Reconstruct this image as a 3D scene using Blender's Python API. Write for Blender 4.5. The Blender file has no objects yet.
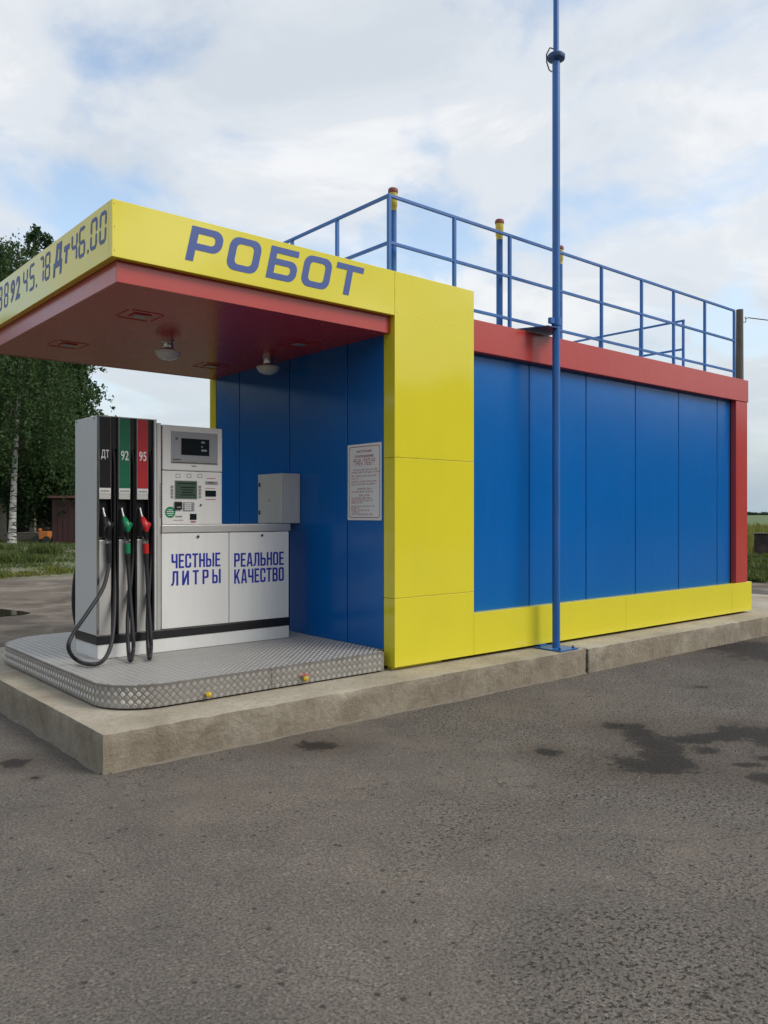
import bpy, bmesh, math, random
import numpy as np
from mathutils import Vector, Matrix, noise as mnoise

random.seed(7)
RNG = np.random.default_rng(11)
scene = bpy.context.scene
COL = scene.collection

# ------------------------------------------------------------------ camera
F_PX, CX, HY, CAM_H = 814.0, 384.0, 514.0, 1.65
YAW = math.atan2(1342 - 384, F_PX)               # angle from the view axis to the building's long side
FWD = (math.cos(YAW), math.sin(YAW))             # view axis in building coordinates
RGT = (math.sin(YAW), -math.cos(YAW))
CAM = (-1.978, -5.072, CAM_H)
cam_data = bpy.data.cameras.new('camera')
cam_data.sensor_fit = 'VERTICAL'
cam_data.sensor_height = 24.0
cam_data.lens = F_PX / 1024 * 24.0
cam_data.shift_y = (HY - 512) / 1024
cam_data.clip_start, cam_data.clip_end = 0.05, 6000
cam = bpy.data.objects.new('camera', cam_data)
cam.location = CAM
cam.rotation_euler = (math.pi / 2, 0, -math.atan2(FWD[0], FWD[1]))
COL.objects.link(cam)
scene.camera = cam

# ------------------------------------------------------------------ sky, sun, exposure
SUN_AZ = math.radians(145)      # clockwise from +Y
SUN_EL = math.radians(42)
world = bpy.data.worlds.new('World')
scene.world = world
world.use_nodes = True
wn, wl = world.node_tree.nodes, world.node_tree.links
wn.clear()
w_out = wn.new('ShaderNodeOutputWorld')
w_bg = wn.new('ShaderNodeBackground'); w_bg.inputs['Strength'].default_value = 0.10
w_sky = wn.new('ShaderNodeTexSky'); w_sky.sky_type = 'NISHITA'; w_sky.sun_disc = False
w_sky.sun_elevation = SUN_EL; w_sky.sun_rotation = SUN_AZ
w_sky.altitude = 100; w_sky.air_density = 1.0; w_sky.dust_density = 2.0
w_tc = wn.new('ShaderNodeTexCoord')
w_sep = wn.new('ShaderNodeSeparateXYZ'); wl.new(w_tc.outputs['Generated'], w_sep.inputs[0])
def wmath(op, a, b=None, clamp=False):
    n = wn.new('ShaderNodeMath'); n.operation = op; n.use_clamp = clamp
    for i, v in enumerate((a, b)):
        if v is None: continue
        if isinstance(v, (int, float)): n.inputs[i].default_value = v
        else: wl.new(v, n.inputs[i])
    return n.outputs[0]
w_z = wmath('MAXIMUM', w_sep.outputs[2], 0.0)
w_den = wmath('ADD', w_z, 0.22)
w_u = wmath('DIVIDE', w_sep.outputs[0], w_den)
w_v = wmath('DIVIDE', w_sep.outputs[1], w_den)
w_cmb = wn.new('ShaderNodeCombineXYZ'); wl.new(w_u, w_cmb.inputs[0]); wl.new(w_v, w_cmb.inputs[1])
def wnoise(scale, detail, rough, off, dist=0.0):
    m = wn.new('ShaderNodeMapping'); m.inputs['Location'].default_value = off
    wl.new(w_cmb.outputs[0], m.inputs[0])
    n = wn.new('ShaderNodeTexNoise'); n.inputs['Scale'].default_value = scale
    n.inputs['Detail'].default_value = detail; n.inputs['Roughness'].default_value = rough
    n.inputs['Distortion'].default_value = dist
    wl.new(m.outputs[0], n.inputs['Vector']); return n.outputs[0]
def wramp(fac, stops):
    r = wn.new('ShaderNodeValToRGB'); wl.new(fac, r.inputs[0])
    e = r.color_ramp.elements
    e[0].position, e[0].color = stops[0][0], (*stops[0][1], 1)
    e[1].position, e[1].color = stops[-1][0], (*stops[-1][1], 1)
    for p, c in stops[1:-1]:
        k = e.new(p); k.color = (*c, 1)
    r.color_ramp.interpolation = 'EASE'
    return r.outputs[0]
cover = wramp(wnoise(1.7, 8, 0.56, (3.1, 1.7, 0), 0.35), [(0.36, (0.08, 0.08, 0.08)), (0.52, (1, 1, 1))])
shade = wramp(wnoise(2.0, 8, 0.60, (8.2, 4.4, 2.0), 0.5), [(0.32, (5.7, 6.15, 6.65)), (0.49, (6.6, 6.9, 7.25)), (0.63, (7.9, 7.95, 8.0))])
# the veil thickens towards the horizon, as any broken deck seen edge-on does
veil = wmath('SUBTRACT', 1.0, wmath('MULTIPLY', w_z, 3.2), clamp=True)
cov2 = wmath('MAXIMUM', wmath('MULTIPLY', cover, 0.93), wmath('MULTIPLY', veil, 0.85))
w_mix = wn.new('ShaderNodeMix'); w_mix.data_type = 'RGBA'
w_skyb = wn.new('ShaderNodeMix'); w_skyb.data_type = 'RGBA'; w_skyb.blend_type = 'MULTIPLY'
w_skyb.inputs[0].default_value = 1.0; w_skyb.inputs[7].default_value = (2.5, 2.35, 2.1, 1)
wl.new(w_sky.outputs[0], w_skyb.inputs[6])
wl.new(cov2, w_mix.inputs[0]); wl.new(w_skyb.outputs[2], w_mix.inputs[6]); wl.new(shade, w_mix.inputs[7])
# distant air: the lowest sky is seen through kilometres of grey-blue haze
w_low = wmath('POWER', wmath('SUBTRACT', 1.0, wmath('MULTIPLY', w_z, 3.4), clamp=True), 1.6)
w_hz = wn.new('ShaderNodeMix'); w_hz.data_type = 'RGBA'
wl.new(wmath('MULTIPLY', w_low, 0.85), w_hz.inputs[0]); wl.new(w_mix.outputs[2], w_hz.inputs[6]); w_hz.inputs[7].default_value = (3.3, 4.2, 4.9, 1)
wl.new(w_hz.outputs[2], w_bg.inputs['Color'])
wl.new(w_bg.outputs[0], w_out.inputs['Surface'])

sun_data = bpy.data.lights.new('sun', 'SUN')
sun_data.energy = 1.8
sun_data.angle = math.radians(28)
sun_data.color = (1.0, 0.96, 0.90)
sun = bpy.data.objects.new('sun', sun_data)
sun.rotation_euler = (math.pi / 2 - SUN_EL, 0, math.pi - SUN_AZ)
COL.objects.link(sun)

scene.cycles.caustics_reflective = False; scene.cycles.caustics_refractive = False
vs = scene.view_settings
vs.view_transform = 'Standard'; vs.look = 'None'; vs.exposure = 0.25; vs.gamma = 1.0; vs.use_curve_mapping = False

# ------------------------------------------------------------------ pixel helpers (direction only; distance from the plane touched)
def _ray(px, py):
    a = (px - CX) / F_PX
    return np.array([FWD[0] + a * RGT[0], FWD[1] + a * RGT[1], -(py - HY) / F_PX])
def on_z(px, py, z): r = _ray(px, py); return np.array(CAM) + (z - CAM[2]) / r[2] * r
def on_y(px, py, y): r = _ray(px, py); return np.array(CAM) + (y - CAM[1]) / r[1] * r
def on_x(px, py, x): r = _ray(px, py); return np.array(CAM) + (x - CAM[0]) / r[0] * r
def at_depth(px, d, z=0.0):
    a = (px - CX) / F_PX * d
    return Vector((CAM[0] + FWD[0] * d + RGT[0] * a, CAM[1] + FWD[1] * d + RGT[1] * a, z))

# ------------------------------------------------------------------ materials
MATS = {}
def _new(name):
    m = bpy.data.materials.new(name); m.use_nodes = True
    nt = m.node_tree
    b = nt.nodes['Principled BSDF']
    MATS[name] = m
    return m, nt.nodes, nt.links, b
def _coords(n, l, scale=None, kind='Object'):
    if kind == 'Position':
        g = n.new('ShaderNodeNewGeometry'); o = g.outputs['Position']
    else:
        t = n.new('ShaderNodeTexCoord'); o = t.outputs[kind]
    if scale:
        mp = n.new('ShaderNodeMapping'); mp.inputs['Scale'].default_value = scale
        l.new(o, mp.inputs[0]); o = mp.outputs[0]
    return o
def _noise(n, l, vec, scale, detail=4, rough=0.55, dist=0.0):
    t = n.new('ShaderNodeTexNoise')
    t.inputs['Scale'].default_value = scale; t.inputs['Detail'].default_value = detail
    t.inputs['Roughness'].default_value = rough; t.inputs['Distortion'].default_value = dist
    l.new(vec, t.inputs['Vector']); return t.outputs[0]
def _ramp(n, l, fac, stops):
    r = n.new('ShaderNodeValToRGB'); l.new(fac, r.inputs[0]); e = r.color_ramp.elements
    def c4(c): return (c, c, c, 1) if isinstance(c, (int, float)) else (*c, 1)
    e[0].position, e[0].color = stops[0][0], c4(stops[0][1])
    e[1].position, e[1].color = stops[-1][0], c4(stops[-1][1])
    for p, c in stops[1:-1]:
        k = e.new(p); k.color = c4(c)
    return r.outputs[0]
def _mix(n, l, fac, a, b, blend='MIX'):
    m = n.new('ShaderNodeMix'); m.data_type = 'RGBA'; m.blend_type = blend
    for i, v in ((0, fac), (6, a), (7, b)):
        if isinstance(v, (int, float)): m.inputs[i].default_value = v if i == 0 else (v, v, v, 1)
        elif isinstance(v, tuple): m.inputs[i].default_value = (*v, 1)
        else: l.new(v, m.inputs[i])
    return m.outputs[2]
def _math(n, l, op, a, b=None, clamp=False):
    m = n.new('ShaderNodeMath'); m.operation = op; m.use_clamp = clamp
    for i, v in enumerate((a, b)):
        if v is None: continue
        if isinstance(v, (int, float)): m.inputs[i].default_value = v
        else: l.new(v, m.inputs[i])
    return m.outputs[0]
def _bump(n, l, h, strength, dist, b, prev=None):
    k = n.new('ShaderNodeBump'); k.inputs['Strength'].default_value = strength; k.inputs['Distance'].default_value = dist
    l.new(h, k.inputs['Height'])
    if prev is not None: l.new(prev, k.inputs['Normal'])
    l.new(k.outputs[0], b.inputs['Normal']); return k.outputs[0]

def paint(name, rgb, rough=0.22, var=0.06, wave=0.004, wscale=1.3, metallic=0.0, ior=1.5, dust=0.10, dust_rgb=(0.30, 0.27, 0.22)):
    """factory coated sheet: faint tone drift, dust film, slight waviness of the sheet"""
    m, n, l, b = _new(name)
    p = _coords(n, l, kind='Position')
    big = _noise(n, l, p, 0.9, 4, 0.6)
    fine = _noise(n, l, p, 14, 6, 0.7)
    c = _mix(n, l, _ramp(n, l, big, [(0.3, 0.0), (0.7, 1.0)]), tuple(v * (1 - var) for v in rgb), tuple(min(1, v * (1 + var)) for v in rgb))
    if dust > 0:
        sc = n.new('ShaderNodeMapping'); sc.inputs['Scale'].default_value = (9, 9, 0.8); l.new(p, sc.inputs[0])
        st = _noise(n, l, sc.outputs[0], 1.0, 5, 0.65)
        d = _math(n, l, 'MULTIPLY', _ramp(n, l, st, [(0.45, 0.0), (0.8, 1.0)]), dust)
        c = _mix(n, l, d, c, dust_rgb)
    l.new(c, b.inputs['Base Color'])
    r = n.new('ShaderNodeMapRange'); l.new(fine, r.inputs[0]); r.inputs[3].default_value = rough * 0.8; r.inputs[4].default_value = rough * 1.35
    l.new(r.outputs[0], b.inputs['Roughness'])
    b.inputs['Metallic'].default_value = metallic
    b.inputs['IOR'].default_value = ior
    if wave > 0:
        w = _noise(n, l, p, wscale, 2, 0.4)
        _bump(n, l, w, 1.0, wave, b)
    return m
def simple(name, rgb, rough=0.5, metallic=0.0, var=0.12, scale=20):
    m, n, l, b = _new(name)
    p = _coords(n, l, kind='Object')
    v = _noise(n, l, p, scale, 4, 0.6)
    l.new(_mix(n, l, v, tuple(x * (1 - var) for x in rgb), tuple(min(1, x * (1 + var)) for x in rgb)), b.inputs['Base Color'])
    b.inputs['Roughness'].default_value = rough; b.inputs['Metallic'].default_value = metallic
    return m

M_YEL = paint('yellow_panel', (0.72, 0.640, 0.036), 0.085, 0.03, 0.004, 1.1, ior=1.55, dust=0.03)
M_SOFF = paint('red_soffit', (0.46, 0.030, 0.030), 0.24, 0.04, 0.003, 1.1, ior=1.33, dust=0.04)
M_YELW = paint('yellow_pipe', (0.60, 0.46, 0.06), 0.5, 0.15, 0)
M_RED = paint('red_panel', (0.44, 0.052, 0.044), 0.20, 0.04, 0.004, 1.1, ior=1.52, dust=0.04)
M_BLUE = paint('blue_panel', (0.002, 0.118, 0.41), 0.20, 0.05, 0.004, 1.5, ior=1.42, dust=0.02)
M_RAIL = paint('blue_steel', (0.010, 0.115, 0.38), 0.35, 0.15, 0.0, dust=0.15)
M_RAILD = paint('dark_blue_steel', (0.010, 0.050, 0.16), 0.4, 0.15, 0.0)
M_VINYL = simple('blue_vinyl', (0.028, 0.075, 0.29), 0.45, var=0.05)
M_VINYL2 = simple('deep_blue_vinyl', (0.016, 0.026, 0.34), 0.4, var=0.05)
M_WHITE = paint('white_enamel', (0.80, 0.80, 0.77), 0.28, 0.03, 0.003, 2.0, dust=0.12)
M_BEIGE = paint('pale_grey_plastic', (0.76, 0.75, 0.71), 0.45, 0.03, 0.0, dust=0.12)
M_GBOX = paint('grey_enamel', (0.56, 0.57, 0.53), 0.4, 0.04, 0.002, dust=0.12)
M_BLACK = simple('black_plastic', (0.012, 0.012, 0.014), 0.3)
M_RUBBER = simple('black_rubber', (0.014, 0.014, 0.015), 0.55)
M_DARK = simple('dark_core', (0.02, 0.02, 0.022), 0.7)
M_GREEN = simple('green_vinyl', (0.004, 0.14, 0.065), 0.35, var=0.05)
M_REDV = simple('red_vinyl', (0.45, 0.02, 0.03), 0.35, var=0.05)
M_GREENP = simple('green_plastic', (0.006, 0.22, 0.085), 0.35)
M_REDP = simple('red_plastic', (0.55, 0.02, 0.02), 0.35)
M_GREYV = simple('grey_panel', (0.30, 0.31, 0.32), 0.4, var=0.05)
M_SCREEN = simple('dark_screen', (0.015, 0.02, 0.024), 0.08)
M_LCD = simple('green_lcd', (0.075, 0.115, 0.085), 0.15, var=0.2, scale=40)
M_PRINT_W = simple('white_print', (0.75, 0.75, 0.72), 0.5, var=0.04)
M_PRINT_R = simple('red_print', (0.34, 0.018, 0.018), 0.6, var=0.05)
M_PRINT_G = simple('grey_print', (0.25, 0.25, 0.25), 0.6, var=0.05)
M_PAPER = simple('white_sign_plate', (0.74, 0.74, 0.72), 0.45, var=0.05, scale=6)
M_OPAL = simple('opal_glass', (0.72, 0.73, 0.70), 0.2, var=0.03)
M_BRASSY = simple('yellow_handle', (0.62, 0.42, 0.02), 0.4)
M_CAPR = simple('cap_brick_red', (0.22, 0.05, 0.04), 0.6)
M_RUST = None

def brushed(name, rgb, rough=0.34, axis=(40, 40, 1.2), metallic=0.85):
    m, n, l, b = _new(name)
    p = _coords(n, l, axis, 'Object')
    v = _noise(n, l, p, 6, 5, 0.7)
    l.new(_mix(n, l, v, tuple(x * 0.88 for x in rgb), tuple(min(1, x * 1.08) for x in rgb)), b.inputs['Base Color'])
    b.inputs['Metallic'].default_value = metallic
    r = n.new('ShaderNodeMapRange'); l.new(v, r.inputs[0]); r.inputs[3].default_value = rough * 0.8; r.inputs[4].default_value = rough * 1.25
    l.new(r.outputs[0], b.inputs['Roughness'])
    return m
M_STEEL = brushed('brushed_steel', (0.60, 0.59, 0.57), 0.48)
M_STEELP = brushed('satin_grey_side', (0.66, 0.67, 0.66), 0.40, metallic=0.25)
M_CHROME = brushed('bright_metal', (0.75, 0.75, 0.75), 0.18, metallic=1.0)

def tread():
    m, n, l, b = _new('aluminium_tread')
    p = _coords(n, l, kind='Position')
    a = _noise(n, l, p, 3.0, 6, 0.65)
    f = _noise(n, l, p, 60, 4, 0.7)
    c = _mix(n, l, _ramp(n, l, a, [(0.35, 0.0), (0.65, 1.0)]), (0.32, 0.30, 0.27), (0.44, 0.425, 0.40))
    d = _ramp(n, l, f, [(0.4, 0.0), (0.75, 1.0)])
    c = _mix(n, l, _math(n, l, 'MULTIPLY', d, 0.35), c, (0.26, 0.23, 0.19))
    l.new(c, b.inputs['Base Color'])
    b.inputs['Metallic'].default_value = 0.75
    r = n.new('ShaderNodeMapRange'); l.new(a, r.inputs[0]); r.inputs[3].default_value = 0.28; r.inputs[4].default_value = 0.5
    l.new(r.outputs[0], b.inputs['Roughness'])
    return m
M_TREAD = tread()
M_TREADB = brushed('polished_tread', (0.52, 0.505, 0.47), 0.50, axis=(8, 8, 8), metallic=0.7)

def concrete():
    m, n, l, b = _new('weathered_concrete')
    p = _coords(n, l, kind='Position')
    a = _noise(n, l, p, 1.6, 7, 0.62, 0.3)
    f = _noise(n, l, p, 22, 8, 0.7)
    g = _noise(n, l, p, 130, 3, 0.6)
    c = _ramp(n, l, a, [(0.30, (0.28, 0.24, 0.175)), (0.48, (0.38, 0.335, 0.255)), (0.70, (0.47, 0.425, 0.34))])
    c = _mix(n, l, _ramp(n, l, f, [(0.45, 0.0), (0.75, 0.5)]), c, (0.20, 0.17, 0.12))
    # vertical run marks on the cast faces
    sc = n.new('ShaderNodeMapping'); sc.inputs['Scale'].default_value = (2.2, 2.2, 1.6); l.new(p, sc.inputs[0])
    st = _noise(n, l, sc.outputs[0], 1.9, 8, 0.72, 0.6)
    geo = n.new('ShaderNodeNewGeometry'); sx = n.new('ShaderNodeSeparateXYZ'); l.new(geo.outputs['Normal'], sx.inputs[0])
    side = _math(n, l, 'SUBTRACT', 1.0, _math(n, l, 'ABSOLUTE', sx.outputs[2]), True)
    c = _mix(n, l, _math(n, l, 'MULTIPLY', _ramp(n, l, st, [(0.36, 0.28), (0.66, 0.85)]), side), c, (0.165, 0.136, 0.096))
    # soot-black oil run where the pipe passes the joint
    sp = n.new('ShaderNodeSeparateXYZ'); l.new(p, sp.inputs[0])
    dx = _math(n, l, 'ABSOLUTE', _math(n, l, 'SUBTRACT', sp.outputs[0], 5.09))
    run = _math(n, l, 'SUBTRACT', 1.0, _math(n, l, 'DIVIDE', _math(n, l, 'ADD', dx, _math(n, l, 'MULTIPLY', f, 0.13)), 0.10), True)
    dy = _math(n, l, 'SUBTRACT', 1.0, _math(n, l, 'MULTIPLY', sp.outputs[1], 6.0), True)
    c = _mix(n, l, _math(n, l, 'MULTIPLY', _math(n, l, 'MULTIPLY', run, dy), 2.2, True), c, (0.015, 0.014, 0.013))
    l.new(c, b.inputs['Base Color'])
    b.inputs['Roughness'].default_value = 0.9
    nb = _bump(n, l, f, 0.8, 0.02, b)
    _bump(n, l, g, 0.35, 0.004, b, nb)
    return m
M_CONC = concrete()
M_MORT = simple('dirty_mortar', (0.17, 0.148, 0.115), 0.95, var=0.45, scale=9)

def asphalt():
    m, n, l, b = _new('asphalt')
    p = _coords(n, l, kind='Position')
    big = _noise(n, l, p, 0.33, 6, 0.6, 0.4)
    mid = _noise(n, l, p, 2.1, 7, 0.66, 0.3)
    fine = _noise(n, l, p, 75, 4, 0.75)
    vo = n.new('ShaderNodeTexVoronoi'); vo.inputs['Scale'].default_value = 85; l.new(p, vo.inputs['Vector'])
    c = _ramp(n, l, big, [(0.36, (0.112, 0.099, 0.085)), (0.50, (0.152, 0.134, 0.114)), (0.64, (0.196, 0.168, 0.138))])
    c = _mix(n, l, 0.5, c, _ramp(n, l, mid, [(0.30, (0.105, 0.093, 0.080)), (0.68, (0.212, 0.186, 0.156))]))
    # aggregate: pale and dark stones
    st = _ramp(n, l, vo.outputs['Color'], [(0.0, 0.6), (0.35, 0.92), (0.7, 1.05), (1.0, 1.6)])
    c = _mix(n, l, 0.75, c, st, 'MULTIPLY')
    c = _mix(n, l, _ramp(n, l, fine, [(0.38, 0.75), (0.55, 0.0)]), c, (0.035, 0.032, 0.030))
    # worn areas where the binder is gone: open, pitted texture
    wornm = _noise(n, l, p, 0.55, 5, 0.6, 0.5)
    sp = n.new('ShaderNodeSeparateXYZ'); l.new(p, sp.inputs[0])
    wx = _math(n, l, 'MULTIPLY', _math(n, l, 'ADD', _math(n, l, 'MULTIPLY', _math(n, l, 'SUBTRACT', sp.outputs[0], CAM[0]), RGT[0]), _math(n, l, 'MULTIPLY', _math(n, l, 'SUBTRACT', sp.outputs[1], CAM[1]), RGT[1])), 0.13)
    worn = _ramp(n, l, _math(n, l, 'ADD', wornm, _math(n, l, 'MINIMUM', wx, 0.16)), [(0.50, 0.04), (0.64, 1.0)])
    pn = _noise(n, l, p, 46, 3, 0.6, 0.2)
    pit = _ramp(n, l, pn, [(0.56, 0.0), (0.60, 1.0)])
    c = _mix(n, l, _math(n, l, 'MULTIPLY', _math(n, l, 'MULTIPLY', worn, pit), 0.95), c, (0.034, 0.029, 0.025))
    # pale swept dust
    dm = _noise(n, l, p, 0.8, 6, 0.62, 0.8)
    c = _mix(n, l, _ramp(n, l, dm, [(0.55, 0.0), (0.75, 0.35)]), c, (0.205, 0.169, 0.127))
    # scattered lost stones and tar spots, and hairline cracks
    vs_ = n.new('ShaderNodeTexVoronoi'); vs_.inputs['Scale'].default_value = 11; l.new(p, vs_.inputs['Vector'])
    spk = _math(n, l, 'MULTIPLY', _ramp(n, l, vs_.outputs['Distance'], [(0.10, 1.0), (0.17, 0.0)]), _ramp(n, l, vs_.outputs['Color'], [(0.42, 0.0), (0.50, 0.85)]))
    c = _mix(n, l, spk, c, (0.040, 0.035, 0.030))
    vc = n.new('ShaderNodeTexVoronoi'); vc.feature = 'DISTANCE_TO_EDGE'; vc.inputs['Scale'].default_value = 0.8
    wv = n.new('ShaderNodeVectorMath'); wv.operation = 'ADD'; l.new(p, wv.inputs[0])
    nv = n.new('ShaderNodeTexNoise'); nv.inputs['Scale'].default_value = 2.5; nv.inputs['Detail'].default_value = 6; l.new(p, nv.inputs['Vector'])
    sv = n.new('ShaderNodeVectorMath'); sv.operation = 'SCALE'; sv.inputs['Scale'].default_value = 0.55; l.new(nv.outputs['Color'], sv.inputs[0]); l.new(sv.outputs[0], wv.inputs[1])
    l.new(wv.outputs[0], vc.inputs['Vector'])
    crk = _math(n, l, 'MULTIPLY', _ramp(n, l, vc.outputs['Distance'], [(0.0015, 1.0), (0.006, 0.0)]), _ramp(n, l, mid, [(0.50, 0.0), (0.60, 0.7)]))
    c = _mix(n, l, crk, c, (0.045, 0.038, 0.031))
    # oil spills, damp patches and one painted shadow area, each an ellipse with a ragged rim: x, y, half-length, half-width, angle
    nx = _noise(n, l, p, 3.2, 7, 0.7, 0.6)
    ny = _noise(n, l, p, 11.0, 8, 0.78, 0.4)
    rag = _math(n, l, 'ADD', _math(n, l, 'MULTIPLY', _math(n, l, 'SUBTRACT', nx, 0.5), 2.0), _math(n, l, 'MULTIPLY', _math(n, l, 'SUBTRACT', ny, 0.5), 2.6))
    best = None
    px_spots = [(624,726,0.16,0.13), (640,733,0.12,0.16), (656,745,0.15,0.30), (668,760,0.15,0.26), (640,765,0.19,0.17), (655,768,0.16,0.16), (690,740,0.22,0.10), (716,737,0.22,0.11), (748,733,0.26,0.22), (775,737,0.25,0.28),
                (706,750,0.09,0.10), (548,752,0.09,0.09), (317,746,0.15,0.12), (742,647,0.70,0.42), (775,655,0.5,0.5), (15,763,0.09,0.09), (700,687,0.07,0.05), (766,778,0.12,0.12), (746,765,0.10,0.05), (35,778,0.03,0.03), (768,758,0.1,0.06)]  # the widest ellipse is a shadow area, painted dark along with the stains
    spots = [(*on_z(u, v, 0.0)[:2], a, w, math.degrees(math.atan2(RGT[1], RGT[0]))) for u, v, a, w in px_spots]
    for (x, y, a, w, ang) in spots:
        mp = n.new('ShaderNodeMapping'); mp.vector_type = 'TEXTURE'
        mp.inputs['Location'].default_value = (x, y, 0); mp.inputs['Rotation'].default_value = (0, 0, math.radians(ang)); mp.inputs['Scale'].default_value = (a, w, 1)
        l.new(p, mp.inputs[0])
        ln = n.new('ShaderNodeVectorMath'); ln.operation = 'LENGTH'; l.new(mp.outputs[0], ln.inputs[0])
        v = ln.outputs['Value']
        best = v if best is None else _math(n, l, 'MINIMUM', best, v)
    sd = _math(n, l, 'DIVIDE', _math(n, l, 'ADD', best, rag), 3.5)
    oil_shade = _ramp(n, l, sd, [(0.14, 1.0), (0.25, 0.85), (0.33, 0.0)])
    damp_shade = _ramp(n, l, sd, [(0.30, 0.6), (0.95, 0.0)])
    c = _mix(n, l, damp_shade, c, (0.075, 0.060, 0.046))
    c = _mix(n, l, _math(n, l, 'MULTIPLY', oil_shade, _math(n, l, 'ADD', 0.62, _math(n, l, 'MULTIPLY', pn, 0.45)), True), c, (0.017, 0.0145, 0.012))
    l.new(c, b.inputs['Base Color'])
    r = _math(n, l, 'SUBTRACT', 0.88, _math(n, l, 'MULTIPLY', oil_shade, 0.15))
    l.new(r, b.inputs['Roughness']); b.inputs['Specular IOR Level'].default_value = 0.22
    nb = _bump(n, l, vo.outputs['Distance'], 0.35, 0.005, b)
    nb = _bump(n, l, fine, 0.35, 0.005, b, nb)
    nb = _bump(n, l, _math(n, l, 'MULTIPLY', worn, pit), 0.6, -0.006, b, nb)
    _bump(n, l, mid, 0.25, 0.02, b, nb)
    return m
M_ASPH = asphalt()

def terrain():
    m, n, l, b = _new('soil_and_field')
    p = _coords(n, l, kind='Position')
    a = _noise(n, l, p, 0.9, 8, 0.7, 0.8)
    f = _noise(n, l, p, 5, 8, 0.75)
    g = _noise(n, l, p, 60, 4, 0.7)
    dirt = _ramp(n, l, a, [(0.38, (0.070, 0.054, 0.039)), (0.50, (0.145, 0.117, 0.088)), (0.62, (0.24, 0.202, 0.158))])
    dirt = _mix(n, l, _ramp(n, l, f, [(0.4, 0.0), (0.7, 0.6)]), dirt, (0.085, 0.070, 0.054))
    dirt = _mix(n, l, _ramp(n, l, g, [(0.55, 0.0), (0.75, 0.5)]), dirt, (0.33, 0.30, 0.26))
    sw = n.new('ShaderNodeMapping'); sw.inputs['Scale'].default_value = (0.012, 0.012, 0.012); l.new(p, sw.inputs[0])
    far = _noise(n, l, sw.outputs[0], 3, 4, 0.6)
    field = _ramp(n, l, far, [(0.35, (0.075, 0.125, 0.040)), (0.62, (0.105, 0.155, 0.050))])
    field = _mix(n, l, 0.35, field, _ramp(n, l, f, [(0.3, (0.05, 0.085, 0.022)), (0.7, (0.13, 0.16, 0.05))]))
    sp = n.new('ShaderNodeSeparateXYZ'); l.new(p, sp.inputs[0])
    wob = _math(n, l, 'MULTIPLY', _math(n, l, 'SUBTRACT', a, 0.5), 4.0)
    wob = _math(n, l, 'ADD', wob, _math(n, l, 'MULTIPLY', _math(n, l, 'SUBTRACT', f, 0.5), 2.0))
    # the field begins beyond the lane: away along +Y, or along +X
    sy = _math(n, l, 'SUBTRACT', _math(n, l, 'ADD', sp.outputs[1], wob), 16.6)
    sx = _math(n, l, 'SUBTRACT', _math(n, l, 'ADD', sp.outputs[0], wob), 17.6)
    k = _math(n, l, 'MULTIPLY', _math(n, l, 'MAXIMUM', sy, sx), 1.4, True)
    near = _math(n, l, 'SUBTRACT', 1.0, _math(n, l, 'MULTIPLY', _math(n, l, 'SUBTRACT', sp.outputs[0], 17.0), 2.0, True), True)
    bare = _math(n, l, 'MULTIPLY', _ramp(n, l, a, [(0.44, 0.0), (0.56, 0.85)]), near)
    field = _mix(n, l, bare, field, dirt)
    l.new(_mix(n, l, k, dirt, field), b.inputs['Base Color'])
    b.inputs['Roughness'].default_value = 0.95
    nb = _bump(n, l, f, 0.6, 0.05, b)
    _bump(n, l, g, 0.5, 0.01, b, nb)
    return m
M_TERR = terrain()

def leafmat(name, c1, c2, trans=0.25):
    m, n, l, b = _new(name)
    p = _coords(n, l, kind='Position')
    a = _noise(n, l, p, 1.1, 3, 0.6)
    f = _noise(n, l, p, 9, 3, 0.8)
    k = _math(n, l, 'ADD', _math(n, l, 'MULTIPLY', a, 0.5), _math(n, l, 'MULTIPLY', f, 0.5))
    l.new(_ramp(n, l, k, [(0.32, c1), (0.68, c2)]), b.inputs['Base Color'])
    b.inputs['Roughness'].default_value = 0.6; b.inputs['Specular IOR Level'].default_value = 0.15
    tr = n.new('ShaderNodeBsdfTranslucent'); tr.inputs[0].default_value = (c2[0] * 1.3, c2[1] * 1.3, c2[2], 1)
    ms = n.new('ShaderNodeMixShader'); ms.inputs[0].default_value = trans
    out = n['Material Output']
    l.new(b.outputs[0], ms.inputs[1]); l.new(tr.outputs[0], ms.inputs[2]); l.new(ms.outputs[0], out.inputs[0])
    return m
M_LEAF = leafmat('birch_leaves', (0.020, 0.046, 0.017), (0.068, 0.112, 0.040))
M_LEAF2 = leafmat('dark_leaves', (0.013, 0.032, 0.014), (0.044, 0.080, 0.030))
M_GRASS = leafmat('verge_grass', (0.045, 0.075, 0.020), (0.110, 0.135, 0.045))
M_GRASSY = leafmat('dry_grass', (0.10, 0.135, 0.024), (0.21, 0.20, 0.055))
M_FARWOOD = leafmat('far_wood_leaves', (0.030, 0.050, 0.030), (0.05, 0.075, 0.045), 0.1)

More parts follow.
